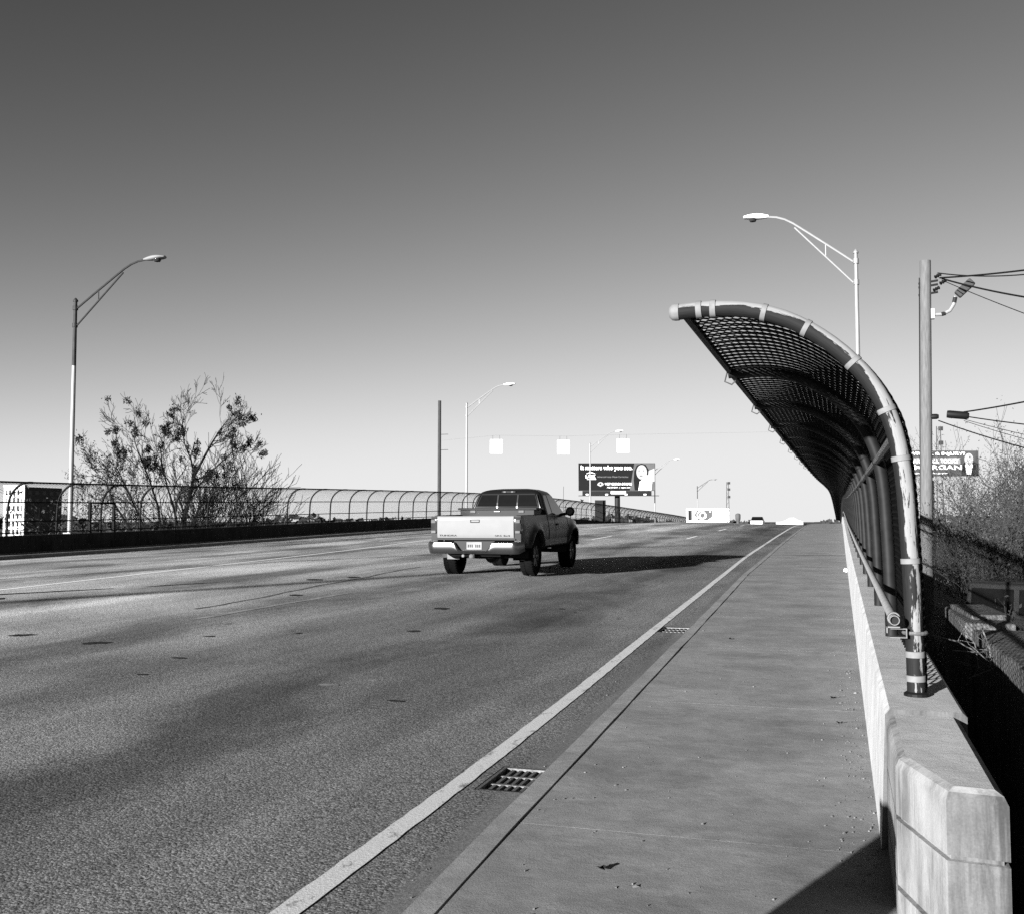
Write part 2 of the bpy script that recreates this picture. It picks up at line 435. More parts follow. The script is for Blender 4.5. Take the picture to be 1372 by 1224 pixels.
def strip(name, mat, cx, width, ys, lift=0.004, zf=zroad, ragged=0.0, parent=None):
    mb = MB(); rows = []
    for Y in ys:
        c = cx(Y) if callable(cx) else cx
        w = width / 2
        a, b = c - w + rnd.uniform(-1, 1) * ragged, c + w + rnd.uniform(-1, 1) * ragged
        rows.append([(a, Y, zf(a, Y) + lift), (b, Y, zf(b, Y) + lift)])
    mb.grid(rows)
    return mb.build(name, mat, parent, True)
def fr(a, b, st): 
    n = max(2, int((b - a) / st) + 1); return [a + (b - a) * i / (n - 1) for i in range(n)]
structure(strip('edge_line', 'line_paint', linex, 0.115, fr(-8, 22, 0.12) + fr(22.5, 190, 1.5), ragged=0.004, parent=road))
structure(strip('median_line', 'dash_paint', lambda Y: lerp_pts([(-20, -13.6), (14.7, -13.94), (23.3, -15.0), (44, -17.6), (120, -17.9)], Y), 0.13, fr(-5, 150, 1.0), parent=road))
structure(strip('turn_lane_line', 'dash_paint', -13.95, 0.12, fr(53, 150, 2), parent=road))
for X, ys in ((-6.75, [(48.5, 51.9), (61.5, 66), (75.5, 79), (89, 92)]), (-10.45, [(45, 49.3), (59, 64.5), (72, 76), (85, 88)]), (-19.7, [(30.2, 32.6), (43, 46)])):
    for a, b in ys: structure(strip('lane_dash', 'dash_paint', X, 0.13, fr(a, b, 0.5), parent=road))
for a, b in ((12.4, 17.0), (24, 27)): structure(strip('worn_lane_dash', 'worn_line_paint', -8.4, 0.10, fr(a, b, 0.5), ragged=0.02, parent=road))
CRK = [(12, -9.05), (14.3, -9.2), (18.6, -9.62), (24.2, -10.12), (27, -10.4)]
structure(strip('sealed_crack', 'crack_seal', lambda Y: lerp_pts(CRK, Y) + .03 * math.sin(Y * 1.31) + .02 * math.sin(Y * 3.7), .06, fr(13.5, 24.5, .25), ragged=.02, parent=road))
# irregular tar patches and a scrap of old paint on the road
def patch(name, mat, X, Y, w, l, rz=0.0, lift=0.004):
    mb = MB(); n = 14; pts = []
    for k in range(n):
        a = 2 * math.pi * k / n; q = rnd.uniform(0.65, 1.15)
        x, y = math.cos(a) * w / 2 * q, math.sin(a) * l / 2 * q
        x, y = x * math.cos(rz) - y * math.sin(rz), x * math.sin(rz) + y * math.cos(rz)
        pts.append((X + x, Y + y, zroad(X + x, Y + y) + lift))
    mb.add(pts, [tuple(range(n))])
    return structure(mb.build(name, mat, road))
for X, Y, w, l, rz in ((-9.2, 10.1, .35, .22, .9), (-8.0, 9.9, .34, .22, 1.0), (-7.2, 10.9, .16, .12, .8), (-6.5, 9.3, .16, .1, 0), (-6.2, 8.3, .13, .08, 0), (-5.9, 15.2, .28, .34, .5),
                        (-9.0, 16.2, .25, .3, .6), (-10.4, 19.5, .35, .5, .4), (-10.0, 20.5, .3, .5, .4), (-3.5, 8.0, .18, .07, 0), (-12.9, 13.4, .5, .6, .3), (-4.2, 16, .12, .16, 0),
                        (-13.1, 14.6, .2, 2.6, -.42), (-12.0, 17.2, .16, 1.8, -.36), (-6.4, 11.6, .1, .12, 0), (-5.2, 12.4, .2, .2, 0)):
    patch('tar_patch', 'tar', X, Y, w, l, rz)
patch('paint_scrap', 'worn_line_paint', -4.37, 8.47, 0.22, 0.10, 0.2)

# sidewalk slabs, kerb, gap
walk = structure(bpy.data.objects.new('sidewalk', None)); COL.objects.link(walk)
mb = MB()
def walk_part(mb, y0, y1, st):
    rows = []
    for Y in fr(y0, y1, st):
        a, b = kerbx(Y) + 0.010 + rnd.uniform(-.003, .004), 0.20
        rows.append([(a, Y, zwalk(Y) - 0.15), (a, Y, zwalk(Y)), (b, Y, zwalk(Y)), (b, Y, zwalk(Y) - 0.15)])
    mb.grid(rows)
    mb.add(rows[0], [(0, 1, 2, 3)]); mb.add(rows[-1], [(3, 2, 1, 0)])
ys = [-30, -12, -5.2, -1.9, 1.45, 4.78, 8.1, 11.4, 14.8, 18.1, 21.5, 24.8, 28.1, 31.5, 34.8, 38.2, 41.5, 44.9]
for a, b in zip(ys, ys[1:]):
    mb = MB(); walk_part(mb, a + 0.001, b - 0.001, 0.4); structure(mb.build('slab', 'sidewalk_concrete', walk))
mb = MB(); walk_part(mb, 44.91, Y_END, 2.5); structure(mb.build('far_slab', 'sidewalk_concrete', walk))
mb = MB(); rows = []
for Y in fr(-30, 45, 0.6) + fr(47, Y_END, 3):
    k = kerbx(Y) + rnd.uniform(-.007, .005)
    z = zwalk(Y) + rnd.uniform(-.003, .003); q = gline(Y)
    rows.append([(k - 0.150, Y, q - 0.05), (k - 0.138, Y, z - 0.02), (k - 0.122, Y, z - 0.001), (k - 0.006, Y, z + 0.002), (k - 0.002, Y, z - 0.15)])
mb.grid(rows); structure(mb.build('kerb', 'kerb_concrete', None, True), 'concrete kerb between the road and the sidewalk')
# deep gap under the groove
mb = MB(); mb.grid([[(kerbx(Y) - 0.02, Y, zwalk(Y) - 0.06), (kerbx(Y) + 0.03, Y, zwalk(Y) - 0.06)] for Y in fr(-30, 120, 1.0)])
structure(mb.build('joint_filler', 'joint_dark', walk))
# expansion joint across the walk and road
for Yj, sk in ((63.0, 0.0), (34.0, 0.0)):
    mb = MB(); mb.grid([[(X, Yj + sk * X - 0.06, zwalk(Yj) + 0.004), (X, Yj + sk * X + 0.06, zwalk(Yj) + 0.004)] for X in fr(kerbx(Yj) + .02, 0.19, 0.3)])
    structure(mb.build('expansion_joint', 'tar', walk))
# left walk
mb = MB(); rows = []
for Y in fr(-60, Y_END, 3): rows.append([(-26.2, Y, gline(Y) - 0.05), (-26.22, Y, zwalk(Y)), (-27.76, Y, zwalk(Y))])
mb.grid(rows); structure(mb.build('far_sidewalk', 'kerb_concrete'), 'narrow concrete walk along the far parapet')

# terrain: low ground either side of the bridge reaching the horizon
def zground(X, Y):
    z = -5.6
    if X > 0:
        f = max(0.0, min(1.0, (70 - Y) / 35)); f = f * f * (3 - 2 * f)
        near = -1.45 - 0.02 * max(0, X - 8)
        z = z + (near - z) * f
    return z + 0.12 * math.sin(X * 0.7) * math.cos(Y * 0.53)
xs = [-4000, -1500, -600, -250, -120, -70, -45, -32, -28.6, -20, -10, -3, 0.3, 0.8, 1.5, 2.5, 4, 6, 9, 13, 18, 25, 40, 70, 120, 300, 800, 4000]
ys = [-500, -100, -30, -10, 0, 4, 8, 12, 16, 20, 25, 30, 36, 42, 50, 58, 66, 75, 90, 120, 170, 250, 400, 700, 1200, 2500, 6000]
mb = MB(); mb.grid([[(x, y, zground(x, y)) for x in xs] for y in ys])
structure(mb.build('ground', 'ground_soil', None, True), 'low dark ground beside and beyond the bridge')

# ------------------------------------------------------------------ drain grates
def grate(a, b, c, d, label):
    zc = gline((c + d) / 2)
    t = thing('drain_grate', label, 'drain', ((a + b) / 2, (c + d) / 2, zc), 0, 'drain grates in the gutter')
    w, l = b - a, d - c
    t.rotation_euler = (math.atan2(gline(d) - gline(c), l), 0, 0)
    mb = MB()      # pit
    mb.add([(-w/2, -l/2, 0), (w/2, -l/2, 0), (w/2, l/2, 0), (-w/2, l/2, 0), (-w/2, -l/2, -.5), (w/2, -l/2, -.5), (w/2, l/2, -.5), (-w/2, l/2, -.5)],
           [(0, 1, 5, 4), (1, 2, 6, 5), (2, 3, 7, 6), (3, 0, 4, 7), (4, 5, 6, 7)])
    mb.build('pit', 'pit_dark', t)
    mb = MB()
    for s in (-1, 1): mb.box((s * (w/2 - .012), 0, -.022), (.024, l, .04)); 
    for s in (-1, 1): mb.box((0, s * (l/2 - .012), -.0225), (w - .05, .024, .039))
    mb.build('frame', 'cast_iron', t)
    n = 8
    for k in range(1, n):
        mb = MB(); mb.box((-w/2 + .024 + (w - .048) * k / n, 0, -.030), (.020, l - .05, .035)); mb.build('bar', 'cast_iron', t)
    for k in (1, 2):
        mb = MB(); mb.box((0, -l/2 + l * k / 3, -.028), (w - .05, .026, .034)); mb.build('cross_bar', 'cast_iron', t)
    # silt choking one corner
    mb = MB(); mb.add([(-w/2 + .03, -l/2 + .03, -.014), (.02, -l/2 + .03, -.018), (-.03, -l/2 + .12, -.03), (-w/2 + .05, -l/2 + .15, -.02)], [(0, 1, 2, 3)]); mb.build('silt', 'debris', t)
grate(*GRATES[0], 'near iron drain grate in the gutter with silt in one corner')
grate(*GRATES[1], 'small farther iron drain grate set in the gutter')

# ------------------------------------------------------------------ parapets
par = thing('parapet_wall', 'pale concrete parapet wall with chamfered end block beside the sidewalk', 'parapet', (0, 0, 0))
def parapet_section(y0, y1, xi, xo, parent, mats, base=-1.6, st=2.0, tilt=0.03):
    """xi: face on the road side, xo: outer face"""
    sg = 1 if xo > xi else -1
    rows = []
    for Y in fr(y0, y1, st):
        zt = ztop(Y); zb = zwalk(Y) - 0.1
        rows.append([(xi - sg * tilt, Y, zb), (xi, Y, zt - 0.025), (xi + sg * 0.02, Y, zt), (xo - sg * 0.02, Y, zt), (xo, Y, zt - 0.02), (xo, Y, zt + base)])
    m1 = MB(); m1.grid([r[:3] for r in rows]); me_ = MB(); me_.add(rows[0], [(0, 1, 2, 3, 4, 5)])
    m1.add(rows[-1], [(5, 4, 3, 2, 1, 0)]); m1.grid([r[3:] for r in rows])
    o = m1.build('wall_section', mats[0], parent)
    me_.build('end_face', 'end_block_dark' if parent is par else mats[0], o)
    m2 = MB(); m2.grid([r[2:4] for r in rows]); m2.build('coping', mats[1], o)
    return o
PX0, PX1 = 0.17, 0.50
ysec = [4.86, 12.35, 19.7, 27.0, 34.3, 41.6, 48.9, 56.2, 63.5, 75, 90, 110, 140, 180, 225]
for a, b in zip(ysec, ysec[1:]): parapet_section(a + .006 if a > 5 else a, b - .006, PX0, PX1, par, ('parapet_concrete', 'parapet_top_concrete'), -2.6)
# end block, 4 cm lower, chamfered at its near left corner, three courses with recessed grooves
zb = ztop(4.5) - 0.018
def block_ring(ins, z):
    P = [(0.172, 4.856), (0.172, 4.02), (0.300, 3.585), (0.478, 3.560), (0.478, 4.856)]
    c = Vector((0.34, 4.3))
    out = []
    for i, p in enumerate(P):
        q = Vector(p)
        a = Vector(P[i - 1]); b = Vector(P[(i + 1) % 5])
        n1 = Vector((-(q - a).y, (q - a).x)).normalized(); n2 = Vector((-(b - q).y, (b - q).x)).normalized()
        n = (n1 + n2).normalized(); k = ins / max(0.3, n.dot(n1))
        out.append((q.x + n.x * k, q.y if i in (0, 4) else q.y + n.y * k, z))
    return out
mb = MB(); levels = [(0, -1.2), (0, .146), (.020, .148), (.020, .164), (0, .166), (0, .392), (.016, .394), (.016, .408), (0, .410), (0, zb - .04), (.012, zb - .014), (.035, zb)]
rings = [block_ring(i, z) for i, z in levels]
for r in rings: mb.v.extend(r)
for i in range(len(rings) - 1):
    for k in range(5): mb.f.append((i*5+k, i*5+(k+1) % 5, (i+1)*5+(k+1) % 5, (i+1)*5+k))
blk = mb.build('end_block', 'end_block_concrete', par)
blk.data.materials.append(MATS['end_block_dark'])
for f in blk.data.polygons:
    if f.normal.y < -0.85: f.material_index = 1  # near-end faces take the darker concrete

mb = MB(); mb.add(rings[-1], [(0, 1, 2, 3, 4)]); mb.build('coping', 'parapet_top_concrete', blk)

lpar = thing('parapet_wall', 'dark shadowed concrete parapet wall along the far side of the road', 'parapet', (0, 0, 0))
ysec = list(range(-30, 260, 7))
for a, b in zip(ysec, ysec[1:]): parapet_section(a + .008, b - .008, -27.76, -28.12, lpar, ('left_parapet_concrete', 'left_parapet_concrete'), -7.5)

# ------------------------------------------------------------------ curved chain-link fences
PROF = [(0.322, 0.0), (0.320, .24), (0.312, .58), (0.300, .83), (0.292, 1.0), (0.276, 1.14), (0.248, 1.27), (0.201, 1.395), (0.129, 1.505), (0.046, 1.60), (-0.073, 1.70), (-0.211, 1.79), (-0.352, 1.84), (-0.515, 1.865), (-0.681, 1.865), (-0.756, 1.855)]
def resample(P, n):
    P = [Vector(p) for p in P]; d = [0]
    for a, b in zip(P, P[1:]): d.append(d[-1] + (b - a).length)
    out = []; j = 0
    for i in range(n):
        t = d[-1] * i / (n - 1)
        while j < len(P) - 2 and d[j + 1] < t: j += 1
        out.append(P[j].lerp(P[j + 1], (t - d[j]) / (d[j + 1] - d[j])))
    return out, d[-1]
BAY = 2.44
def smooth_prof(P, it=2):
    for _ in range(it): P = [P[0]] + [(P[i-1] + P[i] * 2 + P[i+1]) / 4 for i in range(1, len(P) - 1)] + [P[-1]]
    return P
PR, PLEN = resample(PROF, 40); PR = smooth_prof(PR, 4)
def post_mesh(sg, mat, n=14):
    """pipe post with uv: u round the pipe (0.5 = inside of the bend), v metres along"""
    mb = MB(); pts = [Vector((sg * (p.x - 0.322), 0, p.y)) for p in PR]
    m = len(pts); rad = 0.040; uvs = []
    for i, p in enumerate(pts):
        t = (pts[min(i+1, m-1)] - pts[max(i-1, 0)]).normalized()
        nrm = Vector((-t.z * sg, 0, t.x * sg))      # towards the inside of the bend
        for k in range(n + 1):
            a = 2 * math.pi * k / n
            mb.v.append(tuple(p + (-nrm * math.cos(a) + Vector((0, 1, 0)) * math.sin(a)) * rad)); uvs.append((k / n, PLEN * i / (m - 1)))
    for i in range(m - 1):
        for k in range(n): mb.f.append((i*(n+1)+k, i*(n+1)+k+1, (i+1)*(n+1)+k+1, (i+1)*(n+1)+k))
    me = bpy.data.meshes.new('post'); me.from_pydata(mb.v, [], mb.f); me.materials.append(MATS[mat])
    me.polygons.foreach_set('use_smooth', [True] * len(me.polygons))
    ul = me.uv_layers.new(name='UVMap')
    for l in me.loops: ul.data[l.index].uv = uvs[l.vertex_index]
    return me
def panel_mesh(sg, wires, rows, rad):
    """woven wire over one bay: zigzag wires that hook round each other"""
    P, ln = resample(PR, rows + 1); mb = MB(); p = BAY / wires; off = 0.046
    m = len(P)
    fr_ = []
    for i in range(m):
        t = (P[min(i+1, m-1)] - P[max(i-1, 0)]).normalized(); fr_.append(Vector((t.y, -t.x)))
    for w in range(wires):
        pts = []
        for i in range(m):
            side = 1 if (i + w) % 2 else -1
            y = (w + 0.5) * p + side * p * 0.53
            o = off + (0.004 if side > 0 else -0.004)
            q = P[i] + fr_[i] * (o - 0.062 * max(0.0, (i / m - 0.5) / 0.5) ** 0.7)
            pts.append((sg * (q.x - 0.322), y + math.sin(i * 1.7 + w) * 0.002, q.y + 0.02))
        mb.tube(pts, rad, 3, False)
    me = bpy.data.meshes.new('mesh_panel'); me.from_pydata(mb.v, [], mb.f); me.materials.append(MATS['fence_wire'])
    return me
def fence(name, label, x0, sg, ya, nb, post_mat, panel, zoff=0.0, first_dark=None):
    t = thing(name, label, 'fence', (0, 0, 0))
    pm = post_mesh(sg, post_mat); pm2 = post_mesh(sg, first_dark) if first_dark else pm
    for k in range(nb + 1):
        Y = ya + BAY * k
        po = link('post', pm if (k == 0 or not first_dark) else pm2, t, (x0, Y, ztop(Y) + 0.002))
        if k < nb:
            Y2 = Y + BAY
            s = math.atan2(ztop(Y2) - ztop(Y), BAY)
            link('mesh_panel', panel, t, (x0, Y, ztop(Y) + 0.002), (s, 0, 0))
        if k == 0 and sg == 1: first = po
    def along(px, pz, r, nm, mat, n=8, y0=ya + .03, y1=None):
        mb = MB(); y1 = y1 or ya + BAY * nb
        mb.tube([(x0 + px, Y, ztop(Y) + pz) for Y in fr(y0, y1, 1.22)], r, n); return mb.build(nm, mat, t, True)
    return t, along, (first if sg == 1 else None)
near_panel = panel_mesh(1, 35, 120, 0.0066)
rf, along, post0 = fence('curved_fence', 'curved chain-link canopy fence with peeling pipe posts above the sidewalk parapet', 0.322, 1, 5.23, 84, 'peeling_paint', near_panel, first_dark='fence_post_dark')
along(-1.065, 1.87, 0.024, 'edge_rail', 'fence_dark')
along(-0.075, 1.20, 0.024, 'middle_rail', 'galvanised')
prail = along(-0.095, 0.36, 0.022, 'pipe_rail', 'pipe_pale', 12, 5.10)
mb = MB(); mb.lathe([(.022, 0), (.0228, .004), (.0228, .02), (.0188, .02), (.0188, -.0)], n=20, caps=False); mb.build('pipe_mouth', 'galvanised', prail, True, (.322 - .095, 5.096, ztop(5.1) + .36), (math.pi / 2, 0, 0))
mb = MB(); mb.lathe([(.0185, 0), (.0, .0)], n=18, caps=False); mb.build('bore_shade_disc', 'pit_dark', prail, False, (.322 - .095, 5.094, ztop(5.1) + .36), (math.pi / 2, 0, 0))  # flat dark disc painted in place of the shade inside the pipe
# end cap and painted bands of the near post
def band(v, w, r, mat, nm='band'):
    i = v / PLEN * (len(PR) - 1); k = min(int(i), len(PR) - 2); q = PR[k].lerp(PR[k+1], i - k); tt = (PR[k+1] - PR[k]).normalized()
    mb = MB(); c = Vector((q.x - .322, 0, q.y)); d = Vector((tt.x, 0, tt.y)) * w / 2
    mb.tube([c - d, c - d * .9, c + d * .9, c + d], [r - .003, r, r, r - .003], 18); mb.build(nm, mat, post0, True)
for v in (0.08, 0.19): band(v, 0.030, 0.0440, 'band_paint')
for v in (0.62, 1.10, 1.34, 1.62, 1.90, 2.12): band(v, 0.026, 0.0440, 'band_paint')
for v in (PLEN - .17, PLEN - .10): band(v, 0.030, 0.0445, 'band_paint')
mb = MB(); mb.lathe([(.043, 0), (.043, .02), (.040, .034), (.027, .048), (.0, .053)], n=18); mb.build('end_cap', 'band_paint', post0, True, (PR[-1].x - .322, 0, PR[-1].y), (0, -math.pi / 2, 0))
mb = MB(); mb.lathe([(.055, 0), (.055, .012), (.043, .02)], n=16); mb.build('foot', 'fence_dark', post0)
# clamp bracket that carries the pipe rail, hose clamp round the post, cut wire ends hanging from the edge rail
mb = MB()
for dz in (0, .04): mb.box((-.075, -.045, .272 + dz), (.075, .06, .004))
mb.box((-.040, -.045, .292), (.004, .06, .036)); mb.build('channel_bracket', 'galvanised', post0)
mb = MB(); mb.tube([(.05 * math.cos(a), .05 * math.sin(a), .29) for a in [2 * math.pi * k / 20 for k in range(21)]], .009, 6); mb.build('post_clamp', 'cast_iron', post0)
mb = MB()
mb.tube([(-.095 + .0255 * math.cos(a), -.08, .36 + .0255 * math.sin(a)) for a in [2 * math.pi * k / 16 for k in range(17)]], .005, 6)
mb.box((-.10, -.085, .322), (.06, .05, .006)); mb.box((-.126, -.085, .31), (.005, .05, .03)); mb.build('pipe_clamp', 'galvanised', post0)
for k in range(1, 9):
    Y = 5.23 + BAY * k
    mb = MB(); x = -.755
    mb.tube([(x - .01, Y, ztop(Y) + 1.86), (x - .03, Y + .03, ztop(Y) + 1.80), (x + .02, Y + .02, ztop(Y) + 1.775), (x + .05, Y, ztop(Y) + 1.80)], .006, 5)
    mb.build('hanging_tie', 'galvanised', rf)
left_panel = panel_mesh(-1, 30, 70, 0.0045)
lf, along, _ = fence('curved_fence', 'dark curved chain-link fence on the far parapet across the road', -27.93, -1, 24.9, 92, 'fence_dark', left_panel)
along(1.07, 1.86, 0.035, 'edge_rail', 'fence_dark', 6)
along(0.075, 1.18, 0.026, 'middle_rail', 'fence_dark', 6)
along(0.0, 0.50, 0.024, 'lower_rail', 'fence_dark', 6)
along(0.0, 0.10, 0.024, 'bottom_rail', 'fence_dark', 6)
# gate frame of heavier pipe in the far fence
mb = MB(); g0 = 34.16
for Y in (g0 - .16, g0 + 1.25): mb.tube([(-27.9, Y, ztop(Y)), (-27.9, Y, ztop(Y) + 1.16)], .07, 8)
mb.tube([(-27.9, g0 - .16, ztop(g0) + 1.16), (-27.9, g0 + 1.25, ztop(g0) + 1.16)], .03, 6)
mb.build('gate_frame', 'fence_dark', lf)

# ------------------------------------------------------------------ street lamps
def make_lamp(label, dark):
    t = thing('street_lamp', label, 'street lamp', (0, 0, 0), 0, 'street lamps along the bridge')
    s2 = 'lamp_steel_dark' if dark else 'lamp_steel'
    H = 8.9
    mb = MB(); mb.box((0, 0, .02), (.34, .34, .04)); mb.build('base_plate', 'lamp_steel', t)
    f = 0.72
    mb = MB(); mb.tube([(0, 0, 0.03), (0, 0, H * f)], [.095, .080], 14); mb.build('pole', 'lamp_steel', t, True)
    mb = MB(); mb.tube([(0, 0, H * f), (0, 0, H)], [.0795, .066], 14); mb.build('pole_top', s2, t, True)
    mb = MB(); mb.lathe([(.095, 0), (.095, .05), (.03, .13), (.0, .15)], n=12); mb.build('cap', s2, t, True, (0, 0, H))
    up = [(.10, 0, H - .25), (.9, 0, H + .28), (1.7, 0, H + .80), (2.2, 0, H + 1.12), (2.5, 0, H + 1.27), (2.8, 0, H + 1.36), (3.15, 0, H + 1.40)]
    mb = MB(); mb.tube(up, .040, 8); mb.build('upper_arm', s2, t, True)
    mb = MB(); mb.tube([(.10, 0, H - .92), (2.15, 0, H + .98)], .034, 8); mb.build('lower_arm', s2, t, True)
    mb = MB(); mb.tube([(1.05, 0, H - .03), (1.05, 0, H + .38)], .025, 6); mb.build('strut', s2, t)
    mb = MB(); mb.lathe([(.10, 0), (.10, .16)], n=12); mb.lathe([(.10, -.67), (.10, -.51)], n=12); mb.build('arm_clamp', s2, t, True, (0, 0, H - .33))
    # cobra head
    mb = MB(); rows = []
    for k in range(11):
        u = k / 10; x = 3.08 + .92 * u; w = .07 + .13 * math.sin(min(1, u * 1.25) * math.pi / 2) * (1 if u < .8 else 1 - ((u - .8) / .2) ** 2 * .75)
        hh = .055 + .07 * math.sin(math.pi * min(1, u * 1.05)); zc = H + 1.40 + .03 * u
        rows.append([(x, w * math.cos(a), zc + (hh if math.sin(a) > 0 else hh * .55) * math.sin(a)) for a in [2 * math.pi * q / 14 for q in range(15)]])
    mb.grid(rows); mb.add(rows[0][:-1], [tuple(range(14))]); mb.add(rows[-1][:-1], [tuple(range(14))])
    hd = mb.build('lamp_head', 'lamp_steel' if dark else 'board_white', t, True)
    mb = MB(); mb.lathe([(.15, 0), (.15, -.03), (.11, -.09), (.0, -.115)], n=16); mb.build('lens', 'lens_dark', hd, True, (3.66, 0, H + 1.375))
    return t
lamp_d = make_lamp('tall street lamp with dark arm beside the bare tree on the far parapet', True)
lamp_w = make_lamp('pale street lamp standing behind the curved canopy fence', False)
LXP = -27.98
def place(l, X, Y, rz, label=None):
    l.location = (X, Y, ztop(Y)); l.rotation_euler = (0, 0, rz)
    if label: l['label'] = label
place(lamp_d, LXP, 33.0, 0)
place(lamp_w, 0.62, 34.2, math.pi); lamp_w.location.z = ztop(34.2) - .05; lamp_w.scale = (.86, 1, 1)
mb = MB(); mb.box((0, 0, -1.0), (.5, .6, 1.98)); mb.build('pedestal', 'parapet_concrete', lamp_w)
for Y, lab, src in ((77.3, 'pale street lamp on the far parapet just left of the pickup roof', lamp_w), (120.0, 'pale street lamp on the far parapet in front of the dark billboard', lamp_w),
                    (165.0, 'faint pale street lamp at the right edge of the dark billboard', lamp_w), (217.0, 'small distant dark street lamp above the white billboard', lamp_d),
                    (-11.5, 'street lamp on the far parapet out of view behind the camera', lamp_w)):
    c = copy_tree(src); place(c, LXP, Y, 0, lab); c.scale = (1, 1, 1)
    for ch in list(c.children):
        if ch.name.startswith('pedestal'): bpy.data.objects.remove(ch)

# ------------------------------------------------------------------ pickup truck
def wheel(parent, x, y, r, w, out):
    t = bpy.data.objects.new('wheel', None); COL.objects.link(t); t.parent = parent; t.location = (x, y, r)
    mb = MB(); h = w / 2
    mb.lathe([(r * .60, -h * .8), (r * .72, -h), (r * .90, -h), (r * .975, -h * .82), (r, -h * .6), (r, -h * .2), (r * .985, -h * .17), (r * .985, h * .17), (r, h * .2), (r, h * .6), (r * .975, h * .82), (r * .90, h), (r * .72, h), (r * .60, h * .8)], axis='X', n=32, caps=False)
    ty = mb.build('tyre', 'rubber', t, True)
    mb = MB(); 
    for k in range(40):
        a = 2 * math.pi * k / 40
        for s in (-1, 1):
            mb.tube([(s * h * .25, (r + .001) * math.cos(a), (r + .001) * math.sin(a)), (s * h * .88, (r - .008) * math.cos(a + .05), (r - .008) * math.sin(a + .05))], .011, 4)
    mb.build('tread', 'rubber', ty)
    mb = MB(); s = out
    mb.lathe([(r * .61, s * h * .84), (r * .61, s * h * .7), (r * .56, s * h * .25)], axis='X', n=28, caps=False)
    mb.lathe([(.0, s * h * .62), (r * .14, s * h * .62), (r * .16, s * h * .45), (r * .56, s * h * .24), (.0, s * h * .2)], axis='X', n=28, caps=False)
    for k in range(6):
        a = 2 * math.pi * k / 6
        mb.tube([(s * h * .5, r * .12 * math.cos(a), r * .12 * math.sin(a)), (s * h * .62, r * .58 * math.cos(a), r * .58 * math.sin(a))], [.045, .030], 6)
    mb.build('rim', 'rim_alloy', t, True)
    return t
